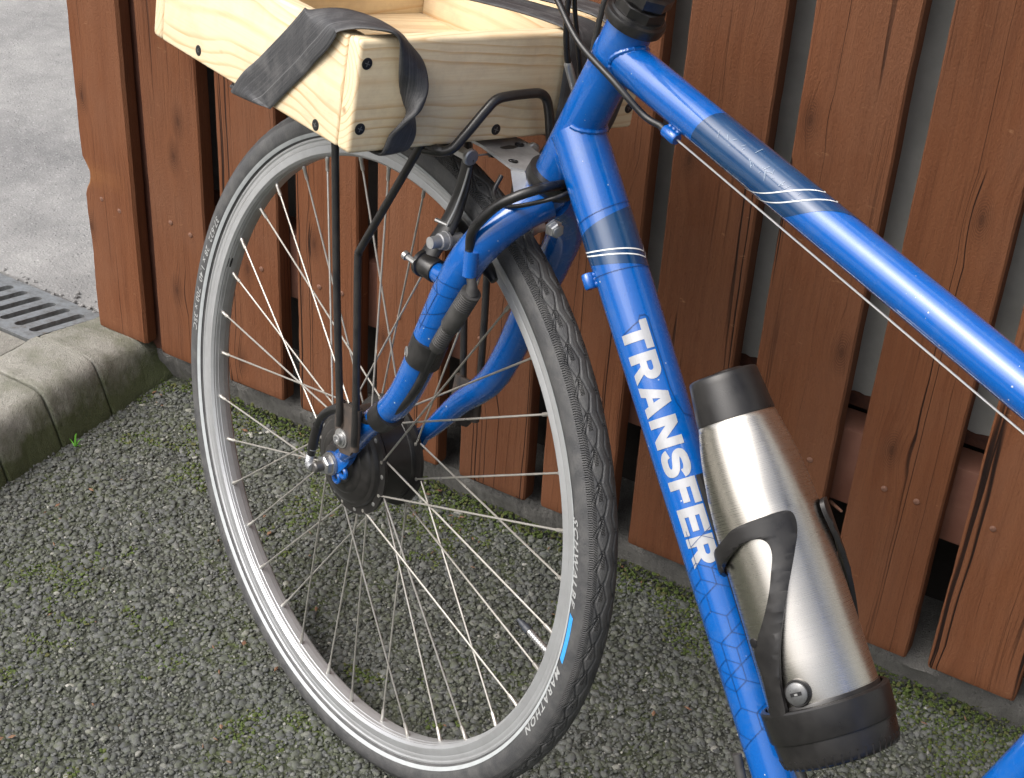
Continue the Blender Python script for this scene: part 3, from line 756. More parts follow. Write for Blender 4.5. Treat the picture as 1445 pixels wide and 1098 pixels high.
def tyre_text(body, size, phi0, phi1, R0, direction, mat, bold=0., shear=0., space=1.3):
    V, F = text_mesh(body, size, [size*k/6. for k in range(1, 6)], bold, shear, space)
    x0 = min(v[0] for v in V); x1 = max(v[0] for v in V)
    out = [on_tyre(phi0+(phi1-phi0)*(x-x0)/(x1-x0), R0+direction*y, .0005) for x, y, z in V]
    link('lettering', npmesh('lettering', out, F, None, False), mat, TY)
tyre_text('SCHWALBE', .0082, rad(160.3), rad(174.9), .3226, 1, 'tyre_print', .0002, .3)
tyre_text('MARATHON', .0088, rad(186.3), rad(202.6), .3232, 1, 'tyre_print', .0002, .3)
tyre_text('37-622  28 x 1.40  700 x 35C', .0088, rad(25.4), rad(-1.5), .3300, -1, 'tyre_print', .0001, .2, 1.1)
ring_on_tyre('blue_badge', .3234, .3286, 'tyre_blue', 1, rad(176.0), rad(184.6), 30, rad(.5))

# ---------------- rim, spokes, valve
def rim():
    half = [(.3165,.0112),(.3172,.0122),(.3163,.0131),(.3146,.0131),(.3136,.0122),(.3127,.0120),(.3118,.0122),(.3090,.0120),(.3084,.0117),(.3076,.0120),(.3036,.0117),(.3026,.0120),(.3012,.0118),(.2998,.0100),(.2990,.0092),(.2989,.0078),(.2983,.0072),(.2979,.0040),(.2975,.0036),(.2974,.0)]
    prof = half+[(r, -o) for r, o in half[-2::-1]]+[(.3100, -.0100), (.3100, .0100)]
    n = 360; m = len(prof); V = []; uv = []
    cum = np.concatenate([[0], np.cumsum([math.dist(prof[k], prof[k+1]) for k in range(m-1)])])
    for i in range(n):
        t = 2*math.pi*i/n
        for k, (r, o) in enumerate(prof): V.append(WW(r*math.cos(t), r*math.sin(t), o)); uv.append((t, cum[k]))
    F = [(i*m+k, i*m+(k+1) % m, ((i+1) % n)*m+(k+1) % m, ((i+1) % n)*m+k) for i in range(n) for k in range(m)]
    return link('rim', npmesh('rim', V, F, uv, True, 32), 'rim', bike)
RIM = rim()
for i in range(36):
    phi = rad(4.6+10*i); near = (i % 2 == 0); kk = i//2
    sgn = 1 if ((kk % 2 == 0) if near else (kk % 2 == 1)) else -1
    fo = (.0215 if near else -.0215)+(.0015 if sgn > 0 else -.0015); hp = phi+sgn*rad(31)
    pr = A3(*WW(.2975*math.cos(phi), .2975*math.sin(phi), .0025 if near else -.0015)); phb = WW(.0535*math.cos(hp), .0535*math.sin(hp), fo)
    d = unit(pr-phb)
    mb = MB().add(*tube([phb-d*.001, pr-d*.013], .00102, 8, 1)).add(*tube([pr-d*.0142, pr-d*.0125, pr-d*.004, pr-d*.0035, pr+d*.001], [.00125, .0019, .0019, .0022, .0022], 8, 1))
    mb.add(*revolve(phb, Wn, [(-.0014, .0019), (.0014, .0019)], 8))
    mb.build('spoke', 'spoke_steel', RIM)
vp = rad(189.4); vr = lambda R: WW(R*math.cos(vp), R*math.sin(vp), .0)
mb = MB().add(*tube([vr(.299), vr(.2665)], .0032, 14, 1)).add(*tube([vr(.2985), vr(.2955)], .0052, 12, 1))
for k in range(9): mb.add(*revolve(vr(.294-.0028*k), vr(.29)-vr(.3), [(0, .0031), (.0008, .0036), (.0016, .0031)], 12))
mb.build('valve', 'zinc', RIM)
MB().add(*revolve(vr(.267), vr(.25)-vr(.267), [(0, .0042), (.006, .0042), (.0068, .0034), (.012, .0032), (.0125, .0022), (.0165, .0020)], 14)).build('valve_cap', 'valve_cap', RIM)
# printed square on the rim
V = []
for a_, o_ in ((16.4, .0035), (18.9, .0035), (18.9, .0085), (16.4, .0085)):
    R = .2975 if o_ < .004 else .2988
    V.append(WW(R*math.cos(rad(a_)), R*math.sin(rad(a_)), o_-.0003))
link('rim_sticker', npmesh('rim_sticker', V, [(0,1,2,3)], smooth=False), 'screw_black', RIM)

# ---------------- hub motor
def hub():
    P = [(-.046,.010),(-.045,.015),(-.040,.018),(-.037,.030),(-.034,.040),(-.029,.0475),(-.0245,.0495),(-.0235,.0575),(-.0200,.0575),(-.0190,.0505),(-.015,.050),(-.0145,.0507),(-.0138,.050),(.0138,.050),(.0145,.0507),(.015,.050),(.0190,.0505),(.0200,.0575),(.0235,.0575),(.0245,.0495),(.0265,.049),(.0285,.0475),(.0300,.0440),(.0308,.0435),(.0330,.0405),(.0350,.033),(.0355,.0325),(.0368,.030),(.0372,.022),(.0400,.020),(.0440,.018),(.0455,.012),(.047,.010)]
    h_ = MB().add(*revolve(WC, Wn, P, 72)).build('hub_motor', 'motor_black', bike, True, 28)
    mb = MB()
    for i in range(9):
        for s_ in (1, -1):
            t = rad(40*i+12+(20 if s_ < 0 else 0)); c = WW(.0525*math.cos(t), .0525*math.sin(t), s_*.0235); mb.add(*revolve(c, Wn*s_, [(-.001, .0026), (.0006, .0026), (.0008, .0018)], 12))
    o = mb.build('cover_bolts', 'zinc', h_); o['kind'] = 'stuff'
    # printed ring on the motor shell
    V = []; F = []
    for i in range(24):
        t = 2*math.pi*i/24; p = rad(112)
        for r in (.0032, .0038):
            tt = p+r*math.cos(t)/.050; V.append(WW(.0506*math.cos(tt), .0506*math.sin(tt), .0005+r*math.sin(t)))
    F = [(2*i, 2*i+1, (2*i+3) % 48, (2*i+2) % 48) for i in range(24)]
    link('printed_mark', npmesh('printed_mark', V, F, None, False), 'tyre_print', h_)
    V, F = text_mesh('19', .0044, [.001, .002, .003], .0001)
    out = []
    for x, y, z in V: out.append(WW(.0506*math.cos(p+(y-.0016)/.05), .0506*math.sin(p+(y-.0016)/.05), .0029-x))
    link('printed_mark', npmesh('printed_mark', out, F, None, False), 'tyre_print', h_)
    return h_
HUB = hub()

# ---------------- fork
legp = [(-.188,.346,.004),(-.1815,.333,.026),(-.168,.306,.0455),(-.153,.272,.0535),(-.131,.209,.0545),(-.1155,.159,.0545),(-.096,.118,.0545),(-.060,.077,.0535),(-.031,.036,.0490),(-.018,.019,.0455)]
legr = [.0165,.0165,.0165,.0160,.0152,.0146,.0138,.0118,.0092,.0075]
mb = MB()
for s_ in (1, -1): mb.add(*tube([WW(a, b, o*s_) for a, b, o in legp], legr, 24, 8))
HA = unit(FF(.0533,.1448)-FF(0, 0))                           # steering axis
mb.add(*revolve(FF(0, 0)-HA*.026, HA, [(0, .015), (.003, .0185), (.018, .0195), (.0215, .0205)], 36))
FORK = mb.build('fork', 'blue', bike, True, 50)
def disc_poly(cx, cy, r, a0, a1, n): return [(cx+r*math.cos(rad(a0+(a1-a0)*i/n)), cy+r*math.sin(rad(a0+(a1-a0)*i/n))) for i in range(n+1)]
for s_ in (1, -1):
    o0 = s_*.0415
    mb = MB()
    body = disc_poly(0, 0, .0125, -35, 95, 8)+[(-.012,.026),(-.024,.034),(-.033,.030),(-.027,.014)]+[(-.018,.002),(-.011,-.006)]
    mb.add(*prism([WW(a, b, o0) for a, b in body], Wn*s_, .006))
    for (ex, ey) in ((-.0172, -.0020), (-.0075, -.0125)):
        V, F, uv = tube([WW(ex+.0048*math.cos(t), ey+.0048*math.sin(t), o0+s_*.003) for t in np.linspace(0, 2*math.pi, 18)], .0024, 8, 1); mb.add(V, F)
    mb.add(*prism([WW(a, b, o0+s_*.001) for a, b in ((-.004,.004),(-.0150,.0030),(-.0150,-.0032),(-.0070,-.0090))], Wn*s_, .004))
    mb.build('dropout', 'blue', FORK, True, 40)
# axle hardware
mb = MB().add(*revolve(WW(0,0,.0478), Wn, [(0,.0118),(.0018,.0118),(.002,.0108)], 30))
mb.add(*revolve(WW(0,0,.0498), Wn, [(0,.0098),(.0070,.0098),(.0083,.0086),(.0088,.007)], 6, Wv_)); mb.add(*revolve(WW(0,0,.0500), Wn, [(0,.0112),(.0012,.0112)], 30))
mb.build('axle_nut', 'zinc', FORK, True, 30)
MB().add(*revolve(WW(0,0,.040), Wn, [(0,.0052),(.027,.0052),(.0285,.0042)], 22)).build('axle', 'axle_steel', FORK, True, 30)
mb = MB().add(*revolve(WW(0,0,-.0478), -Wn, [(0,.0128),(.002,.0118),(.010,.0108),(.014,.010)], 6)).build('axle_cap', 'black_plastic', FORK, True, 30)
# brake bosses
for s_ in (1, -1):
    MB().add(*tube([WW(-.146,.262,.0545*s_), WW(-.1245,.2615,.0555*s_)], [.0105,.0085], 20, 1)).build('brake_boss', 'blue', FORK)
# black tape bands and screw
tp = lambda i0, i1, k=1.12: ([WW(a, b, o) for a, b, o in catmull(legp, 8)[i0:i1]], [np.interp(i, np.arange(10)*8, legr)*k for i in range(i0, i1)])
P, R_ = tp(33, 38, 1.10); MB().add(*tube([p+(-.002)*Wh-.001*Wv_ for p in P], R_, 24, 1)).build('tape_band', 'black_tape', FORK)
P, R_ = tp(50, 54, 1.12); MB().add(*tube([p+(-.0015)*Wh-.001*Wv_ for p in P], R_, 24, 1)).build('tape_band', 'black_tape', FORK)
mb = MB().add(*revolve(WW(-.1160,.1820,.0670), unit(Wn+.45*Wh), [(0,.0058),(.001,.0058),(.0014,.0048),(.0015,.0034),(.0009,.0032),(.0009,.002),(.0016,.002)], 20)); mb.build('clamp_screw', 'zinc', FORK)
# crown bolt
mb = MB().add(*revolve(WW(-.2085,.330,.010), -Wh+.25*Wn, [(0,.0078),(.0015,.0078),(.002,.0066),(.007,.0066),(.008,.0055)], 6)).add(*revolve(WW(-.2085,.330,.010), -Wh+.25*Wn, [(.002,.004),(.010,.004),(.0102,.003)], 14))
mb.build('crown_bolt', 'zinc', FORK, True, 30)
# moulded blue cable guide on the leg
mb = MB().add(*tube([WW(-.1715,.3005,.060), WW(-.1735,.279,.0605)], [.0068,.0062], 16, 1)); mb.add(*tube([WW(-.163,.292,.056), WW(-.172,.288,.060)], .006, 12, 1)); mb.build('cable_guide', 'blue', FORK)
# thin net lines printed on the leg
def fork_line(pts, mbx, w=.0007):
    C = catmull(legp, 8)
    for (i, al), (j, be) in zip(pts[:-1], pts[1:]):
        V = []; F = []; n = 10
        for k in range(n+1):
            t = i+(j-i)*k/n; ang = rad(al+(be-al)*k/n); lo = int(t); fr = t-lo; c = C[lo]*(1-fr)+C[min(lo+1, 72)]*fr; tg = unit(C[min(lo+1, 72)]-C[lo]); tg3 = tg[0]*Wh+tg[1]*Wv_+tg[2]*Wn
            e1 = unit(Wn-tg3*(Wn@tg3)); e2 = np.cross(tg3, e1); r = np.interp(t, np.arange(10)*8, legr)+.0003
            dirn = math.cos(ang)*e1+math.sin(ang)*e2; tan = -math.sin(ang)*e1+math.cos(ang)*e2
            mv = unit((j-i)*.0065*tg3+rad(be-al)*r*tan); sd_ = np.cross(mv, dirn)*w/2; p = WW(*c)+r*dirn
            V += [p+sd_, p-sd_]
        F = [(2*k, 2*k+1, 2*k+3, 2*k+2) for k in range(n)]; mbx.add(V, F)
mb = MB()
for L_ in ([(24.6,-60),(24.9,-20),(25.5,30),(26.2,70)], [(26.5,-5),(31.5,5)], [(29.3,-2),(27.5,70)], [(29.3,-2),(31.5,70)], [(29.3,-2),(27.6,-70)], [(30.9,4),(31.4,75)], [(30.9,4),(30,-70)], [(26.5,-5),(25,40)], [(26.5,-5),(26,-70)], [(26.5,-5),(26.6,70)]): fork_line(L_, mb)
mb.build('line_decal', 'decal_line', FORK, False)

# ---------------- frame tubes
def ftube(name, a, b, r0, r1, mat='blue', n=10, seg=40):
    P = [FF(*a)+(FF(*b)-FF(*a))*i/n for i in range(n+1)]; return MB().add(*tube(P, [r0+(r1-r0)*i/n for i in range(n+1)], seg, 1)).build(name, mat, bike, True, 50)
HT0, HT1 = FF(0, 0), FF(.0533, .1448)
HT = MB().add(*revolve(HT0, HA, [(.004,.0182),(.005,.0186),(.150,.0186),(.151,.0182)], 48)).build('head_tube', 'blue', bike, True, 50)
Dt = A3(.6723, -.7402); Dp = A3(.7402, .6723); D1 = A3(.0589, -.0015)
DTa, DTp = Dt[0]*Fg+Dt[1]*Fu, Dp[0]*Fg+Dp[1]*Fu; DTc = FF(*D1)
rDT = lambda s: .0219-.0026*max(0, min(1, (s-.05)/.40))
prof = [(s, rDT(s)) for s in np.linspace(-.063, .590, 30)]
DTUBE = MB().add(*revolve(DTc, DTa, prof, 48, Fn)).build('down_tube', 'blue', bike, True, 50)
Tt = A3(.9793, -.2024); Tp = A3(.2024, .9793); T1 = A3(.0433, .1165)
TTa, TTp = Tt[0]*Fg+Tt[1]*Fu, Tp[0]*Fg+Tp[1]*Fu; TTc = FF(*T1)
TTUBE = MB().add(*revolve(TTc, TTa, [(-.012,.0159),(.2,.0159),(.56,.0159)], 48, Fn)).build('top_tube', 'blue', bike, True, 50)
BB = FF(.464, -.447)
ftube('seat_tube', (.464,-.447), (.464+.168,-.447+.568), .0160, .0160)
MB().add(*revolve(BB-Fn*.036, Fn, [(0,.018),(.001,.0205),(.071,.0205),(.072,.018)], 40)).build('bottom_bracket', 'blue', bike)
for s_ in (1, -1): MB().add(*tube([BB+Fn*.02*s_, BB+Fg*.12+Fu*.015+Fn*.035*s_, BB+Fg*.42+Fu*.075+Fn*.062*s_], [.011,.011,.008], 18, 6)).build('chainstay', 'blue', bike)
# weld beads
def weld(c, ax, r, other_c, other_ax, other_r, name):
    """wavy bead where a tube meets the head tube"""
    e1 = unit(Fn-ax*(Fn@ax)); e2 = np.cross(ax, e1); pts = []; runs = []
    for i in range(61):
        t = 2*math.pi*i/60; p0 = c+r*(math.cos(t)*e1+math.sin(t)*e2); q = p0-other_c; qp = q-other_ax*(q@other_ax); dp = ax-other_ax*(ax@other_ax)
        A_, B_, C_ = dp@dp, 2*dp@qp, qp@qp-other_r**2; D_ = B_*B_-4*A_*C_
        if D_ <= 0:
            if len(pts) > 4: runs.append(pts)
            pts = []; continue
        k = (-B_+math.sqrt(D_))/(2*A_); pts.append(p0+ax*(k+.0006))
    if len(pts) > 4: runs.append(pts)
    for pts in runs: MB().add(*tube(pts, [.0021+.0004*math.sin(i*2.6) for i in range(len(pts))], 8, 1)).build('weld_bead', 'blue', HT)
weld(TTc, TTa, .0159, HT0, HA, .0186, 'w'); weld(DTc, DTa, .0219, HT0, HA, .0186, 'w')
# headset
mb = MB().add(*revolve(HT0, HA, [(.006,.0190),(.0045,.0232),(-.0035,.0238),(-.0055,.0225),(-.0075,.0215),(-.010,.020)], 48)); mb.build('lower_headset', 'black_metal', HT, True, 40)
hs = HT0+HA*.1515
mb = MB().add(*revolve(hs, HA, [(0,.0185),(.0005,.0235),(.006,.0245),(.0085,.0238),(.0095,.0215),(.0115,.0210)], 48))
mb.add(*revolve(hs+HA*.0115, HA, [(0,.0205),(.0075,.0205),(.0082,.0195)], 8)); mb.add(*revolve(hs+HA*.0197, HA, [(0,.0180),(.003,.0205),(.0105,.0205),(.0112,.0190)], 8, Fn)); mb.add(*revolve(hs+HA*.0309, HA, [(0,.0130),(.06,.0126)], 30))
mb.build('upper_headset', 'black_metal', HT, True, 30)
# cable stops
def stop(c, ax, r, L, tube_c, parent):
    mb = MB().add(*tube([c-ax*L/2, c-ax*(L/2-.0012), c+ax*(L/2-.0012), c+ax*L/2], [r*.82, r, r, r*.82], 18, 1)); mb.add(*tube([c-ax*L*.3, tube_c-ax*L*.3], .0028, 10, 1)).add(*tube([c+ax*L*.3, tube_c+ax*L*.3], .0028, 10, 1)).add(*tube([c, tube_c], .0028, 10, 1))
    return mb.build('cable_stop', 'blue', parent)
al = rad(-67); sdir = math.cos(al)*Fn+math.sin(al)*TTp
stop(TTc+TTa*.0855+sdir*.0212, TTa, .0050, .0145, TTc+TTa*.0855+sdir*.0155, TTUBE)
al = rad(-38); ddir = math.cos(al)*Fn+math.sin(al)*DTp
stop(DTc+DTa*.0555+ddir*.0268, DTa, .0048, .0125, DTc+DTa*.0555+ddir*.021, DTUBE)
# decals ------------------------------------------------------------
DTsurf = lambda al_deg, s, lift=.00025: DTc+DTa*s+(rDT(s)+lift)*(math.cos(rad(al_deg))*Fn+math.sin(rad(al_deg))*DTp)
TTsurf = lambda al_deg, s, lift=.00025: TTc+TTa*s+(.0159+lift)*(math.cos(rad(al_deg))*Fn+math.sin(rad(al_deg))*TTp)
def band(name, c, ax, p, r, lo, hi, mat, parent, a0=-130, a1=220, lift=.0002):
    V, F, uv = ring_patch(c, ax, Fn, p, (lambda s: r(s)+lift) if callable(r) else r+lift, lo, hi, a0, a1, 70, 6); return link(name, npmesh(name, V, F), mat, parent)
band('decal_band', DTc, DTa, DTp, rDT, lambda a: .0178-.00008*(a-5), lambda a: .0475+.00010*a*(a < 140)+.0140*(a >= 140), 'decal_band', DTUBE)
lw = .0011
for s0, k_ in ((.0358, .000085), (.0392, .00010)):
    band('white_line', DTc, DTa, DTp, rDT, lambda a, s0=s0, k_=k_: s0+k_*min(max(a, -40), 118)-.00045*max(0, a-118), lambda a, s0=s0, k_=k_: s0+lw+k_*min(max(a, -40), 118)-.00045*max(0, a-118), 'white_line', DTUBE, -100, 145, .0005)
band('decal_band', TTc, TTa, TTp, .0159, lambda a: .1090+.00006*(a+20), lambda a: .2095+.00030*(a+35), 'decal_band', TTUBE)
for s0 in (.1880, .2000):
    f0 = lambda a, s0=s0: s0+.00030*(a+20)-.0000012*(a-39)**2-.0035*max(0, (a-100)/10)
    band('white_line', TTc, TTa, TTp, .0159, lambda a, f0=f0: f0(a), lambda a, f0=f0: f0(a)+.0014, 'white_line', TTUBE, -75, 112, .0005)
mb = MB(); sr = random.Random(5); TL = lambda u, v: TTsurf(u/.0159*57.2958, v, .0007)
for i in range(26):
    s_c = .118+.10*sr.random(); al_c = 40+(s_c-.118)*-120+sr.gauss(0, 9); L_ = .0015+.005*sr.random()**2; th = sr.choice((-.5, .35, 1.2, 1.5))+sr.gauss(0, .25)
    p = (rad(al_c)*.0159, s_c); mb.add(*strip_on([(p, (p[0]+L_*math.sin(th), p[1]+L_*math.cos(th)))], .00018+.00018*sr.random()**2, TL))
o = mb.build('scratches', 'scratch', TTUBE, False); o['kind'] = 'stuff'
# letters ------------------------------------------------------------
def arc(cx, cy, rx, ry, a0, a1, n=9): return [(cx+rx*math.cos(rad(a0+(a1-a0)*i/n)), cy+ry*math.sin(rad(a0+(a1-a0)*i/n))) for i in range(n+1)]
def stroke(pts, hw):
    P = catmull([(x, y, 0) for x, y in pts], 4)[:, :2]; T = np.gradient(P, axis=0); T /= np.linalg.norm(T, axis=1)[:, None]; Nn = np.stack([-T[:, 1], T[:, 0]], 1)
    return [tuple(p) for p in P+Nn*hw]+[tuple(p) for p in (P-Nn*hw)[::-1]]
G = {}
G['T'] = ([[(0,1),(.92,1),(.92,.74),(.61,.74),(.61,0),(.31,0),(.31,.74),(0,.74)]], .92)
G['R'] = ([[(0,0),(0,1),(.52,1)]+arc(.55,.685,.31,.315,88,-72,12)+[(.92,0),(.60,0),(.40,.35),(.28,.35),(.28,0)], [(.28,.76)]+arc(.50,.675,.085,.085,90,-90,7)+[(.28,.59)]], .92)
G['A'] = ([[(0,0),(.33,1),(.66,1),(.99,0),(.69,0),(.635,.19),(.355,.19),(.30,0)], [(.425,.41),(.565,.41),(.495,.68)]], .99)
G['N'] = ([[(0,0),(0,1),(.27,1),(.65,.46),(.65,1),(.92,1),(.92,0),(.66,0),(.27,.56),(.27,0)]], .92)
G['S'] = ([stroke([(.80,.665),(.745,.80),(.60,.865),(.46,.87),(.31,.855),(.19,.79),(.165,.70),(.21,.605),(.33,.555),(.47,.52),(.61,.475),(.70,.40),(.725,.30),(.685,.195),(.56,.135),(.43,.128),(.28,.145),(.17,.22),(.125,.335)], .128)], .88)
G['F'] = ([[(0,0),(0,1),(.80,1),(.80,.75),(.28,.75),(.28,.61),(.72,.61),(.72,.37),(.28,.37),(.28,0)]], .80)
G['E'] = ([[(0,0),(0,1),(.82,1),(.82,.765),(.28,.765),(.28,.615),(.74,.615),(.74,.385),(.28,.385),(.28,.235),(.83,.235),(.83,0)]], .84)
word = 'TRANSFER'; gap = .075; H = .0231
tot = sum(G[ch][1] for ch in word)+gap*7; sx = (.2930-.0988)/tot; s = .0988
for ch in word:
    V, F = curve_mesh(G[ch][0], [k/12. for k in range(1, 12)])
    out = [DTsurf(5.2+y*61, s+x*sx, .0004) for x, y, z in V]
    o = link('letter', npmesh('letter', out, F, None, False), 'letter_grey', DTUBE); s += (G[ch][1]+gap)*sx
# clear-coat decal outline and the net of thin lines
DL = lambda u, v: DTsurf(u/.0205*57.2958, v, .0006)
d2 = lambda al, s: (rad(al)*.0205, s)
MB().add(*strip_on([(d2(55,.0955), d2(66,.0960)), (d2(66,.0960), d2(71,.0985)), (d2(71,.0985), d2(71.5,.155)), (d2(71.5,.155), d2(76,.168)), (d2(76,.168), d2(86,.1775)), (d2(86,.1775), d2(112,.181)), (d2(8,.1065), d2(50,.0995)), (d2(50,.0995), d2(55,.0955)), (d2(-60,.0075+.005), d2(130,.0045)), (d2(-60,.0545), d2(130,.0590))], .00055, DL)).build('sticker_outline', 'decal_line', DTUBE, False)
L = .0125; segs = []
for r in range(-1, 11):
    for q in range(-3, 4):
        cx = .0155+q*L*1.732+(r % 2)*L*.866; cy = .245+r*L*1.5
        v6 = [(cx+L*math.sin(rad(60*k)), cy+L*math.cos(rad(60*k))) for k in range(6)]
        for k in range(3): segs.append((v6[k], v6[k+1]))
        if (r+q) % 3 == 0:
            for k in (0, 2, 4): segs.append(((cx, cy), v6[k]))
        if (r+2*q) % 4 == 1:
            for k in (1, 3, 5): segs.append(((cx, cy), v6[k]))
lim = lambda p:  -.022 < p[0] < .040 and .262 < p[1] < .435 and (p[1] > .285 or p[0] > .0)
segs = [g for g in segs if lim(g[0]) and lim(g[1])]
MB().add(*strip_on(segs, .00046, DL)).build('line_decal', 'decal_line', DTUBE, False)

# ---------------- what lies just outside the frame: rear wheel, stays, saddle, handlebar
RAX = FF(.897, -.3655); RMW = Matrix.Translation(pnt(RAX-WC))
def shared(src, parent):
    o = src.copy(); COL.objects.link(o); o.parent = parent; return o
RT_ = shared(TY, bike); RT_.matrix_parent_inverse = TY.matrix_parent_inverse; RT_.matrix_basis = RMW
RR_ = shared(RIM, bike); RR_.matrix_parent_inverse = RIM.matrix_parent_inverse; RR_.matrix_basis = RMW
for ch in [c_ for c_ in RIM.children if c_.name.startswith('spoke')]: shared(ch, RR_)
MB().add(*revolve(RAX, Wn, [(-.055,.006),(-.05,.012),(-.032,.014),(-.031,.029),(-.027,.029),(-.026,.0535),(-.0215,.0535),(-.02,.022),(.02,.022),(.0215,.0535),(.026,.0535),(.027,.014),(.05,.012),(.055,.006)], 40)).build('rear_hub', 'motor_black', bike, True, 30)
STa = unit(FF(.168, .568)-FF(0, 0)); stp = FF(.464, -.447)+STa*.592
for s_ in (1, -1): MB().add(*tube([FF(.612, .055, .012*s_), FF(.66, -.01, .034*s_), RAX+Fn*.062*s_+Fu*.012], [.0075,.0075,.0065], 14, 5)).build('seat_stay', 'blue', bike)
MB().add(*revolve(stp-STa*.02, STa, [(0,.0175),(.001,.0205),(.024,.0205),(.025,.0165)], 32)).build('seat_collar', 'black_metal', bike)
MB().add(*revolve(stp-STa*.05, STa, [(0,.0136),(.22,.0136)], 30)).build('seat_post', 'dull_alu', bike)
sc_ = stp+STa*.185; V = []; F = []
for i_ in range(15):
    u = i_/14; x = -.14+.27*u; hw_ = .018+.058*max(0, (u-.42)/.58)**1.1 if u > .42 else .018+.004*math.sin(u*4); zt = .020+.012*max(0, u-.6)-.008*math.sin(u*3.1)
    for k_ in range(9):
        t = math.pi*k_/8; V.append(sc_+Fg*x+Fn*hw_*math.cos(t)*(1.05 if 0 < i_ < 14 else .7)+Fu*(zt-.030+.034*math.sin(t)**.7))
for i_ in range(14):
    for k_ in range(8): F.append((i_*9+k_, i_*9+k_+1, (i_+1)*9+k_+1, (i_+1)*9+k_))
    F.append((i_*9+8, i_*9, (i_+1)*9, (i_+1)*9+8))
F += [tuple(range(9))[::-1], tuple(14*9+k_ for k_ in range(9))]
MB().add(V, F).build('saddle', 'black_plastic', bike)
hb = FF(.0533, .1448)+HA*.115; hc = hb+Wh*.075+Wv_*.012
MB().add(*tube([hb-HA*.02, hb, hb+Wh*.03+Wv_*.006, hc], [.0150,.0160,.0145,.0165], 20, 5)).build('stem', 'black_metal', bike)
MB().add(*tube([hc+Wn*.315-Wh*.05, hc+Wn*.16-Wh*.012, hc+Wn*.05, hc-Wn*.05, hc-Wn*.16-Wh*.012, hc-Wn*.315-Wh*.05], .0115, 18, 6)).build('handlebar', 'black_metal', bike)
for s_ in (1, -1): MB().add(*tube([hc+s_*Wn*.320-Wh*.0513, hc+s_*Wn*.195-Wh*.0205], .0160, 18, 1)).build('grip', 'black_plastic', bike)

# ---------------- cables
def cable(name, pts, r, mat='cable', parent=None, n=10, seg=12): return MB().add(*tube(pts, r, seg, n)).build(name, mat, parent or bike)
ks = TTc+TTa*.0785+sdir*.0212
cable('cable_housing', [hc+Wn*.14-Wh*.03, hc+Wn*.09+Wh*.03-Wv_*.01, FF(-.062,.205,.040), FF(-.030,.166,.030), FF(-.008,.143,.0245), FF(.024,.1195,.0238), FF(.066,.1030,.0215), ks-TTa*.022+Fn*.004, ks-TTa*.006, ks], .0027)
MB().add(*tube([ks-TTa*.004, ks+TTa*.001], .0031, 14, 1)).build('ferrule', 'black_metal', bike)
cable('gear_wire', [ks+TTa*.013, TTc+TTa*.30+sdir*.0216, TTc+TTa*.56+sdir*.022], .0008, 'zinc', None, 1, 8)
RA = -.150
PA = lambda b, o, a=RA: WW(a, b, o)
cable('cable_housing', [hc+Wn*.12-Wh*.03, hc+Wn*.06+Wh*.035, PA(.575,.012), PA(.545,-.010), PA(.515,-.016), PA(.485,-.019), PA(.458,-.0255), PA(.4465,-.030)], .0026)
MB().add(*tube([PA(.448,-.0295), PA(.446,-.030), PA(.412,-.050), PA(.410,-.051)], [.0030,.0036,.0036,.0028], 14, 1)).build('noodle', 'zinc', bike)
cable('cable_housing', [PA(.412,-.0500), PA(.395,-.0555,-.148), PA(.370,-.052,-.140), PA(.360,-.040,-.128)], .0018, 'dull_alu')
cable('cable_housing', [hc-Wn*.12-Wh*.03, hc-Wn*.06+Wh*.035, PA(.575,-.020), PA(.545,-.016), PA(.50,-.024), PA(.465,-.036), PA(.430,-.048), PA(.40,-.052)], .0021)
cable('cable_housing', [hc-Wn*.15-Wh*.03, hc-Wn*.09+Wh*.02, PA(.585,-.050,-.17), PA(.555,-.040,-.17), PA(.52,-.040,-.17), PA(.49,-.0415,-.165), PA(.45,-.045,-.16), PA(.42,-.052,-.155)], .0025, 'conduit_grey')
# motor lead: down tube, round the crown, down the rear of the leg into the axle
lead = [(-.2080,.3645,-.004),(-.2100,.3675,.018),(-.2105,.3665,.036),(-.2030,.3595,.050),(-.189,.3455,.0590),(-.1735,.321,.064),(-.1700,.303,.0615),(-.1715,.296,.0605)]
cable('motor_lead', [DTc-DTp*.006, DTc-DTp*.020-Fn*.004]+[WW(*p) for p in lead], .0042, 'cable', None, 10, 16)
cable('signal_wire', [DTc+DTa*.012-DTp*.006, DTc+DTa*.010-DTp*.022-Fn*.002]+[WW(*p) for p in ((-.2220,.3650,.000),(-.2180,.3608,.024),(-.2000,.3495,.0370),(-.1825,.3420,.0410),(-.1690,.3415,.0405),(-.1590,.3455,.0360),(-.154,.356,.026))], .0019, 'cable')
boot = [(-.1735,.283,.0605),(-.178,.273,.060),(-.1785,.265,.0595)]
cable('motor_lead', [WW(*p) for p in boot], [.0042,.0042,.0060], 'conduit_grey', None, 6, 16)
mb = MB(); c0, c1 = WW(-.1785,.267,.0595), WW(-.1445,.1985,.0590); ax = unit(c1-c0); LL = np.linalg.norm(c1-c0)
pr = [(0,.0055),(.001,.0088)]
for k in range(7): pr += [(.0025+k*.0023,.0088),(.0030+k*.0023,.0080),(.0040+k*.0023,.0080),(.0045+k*.0023,.0088)]
pr += [(.021,.0088),(.045,.0088),(.046,.0078)]
for k in range(8): pr += [(.048+k*.0026,.0074),(.0487+k*.0026,.0064),(.0497+k*.0026,.0064),(.0503+k*.0026,.0074)]
pr += [(LL,.0068),(LL+.001,.005)]
mb.add(*revolve(c0, ax, pr, 28)); mb.build('lead_connector', 'conduit_grey', bike, True, 30)
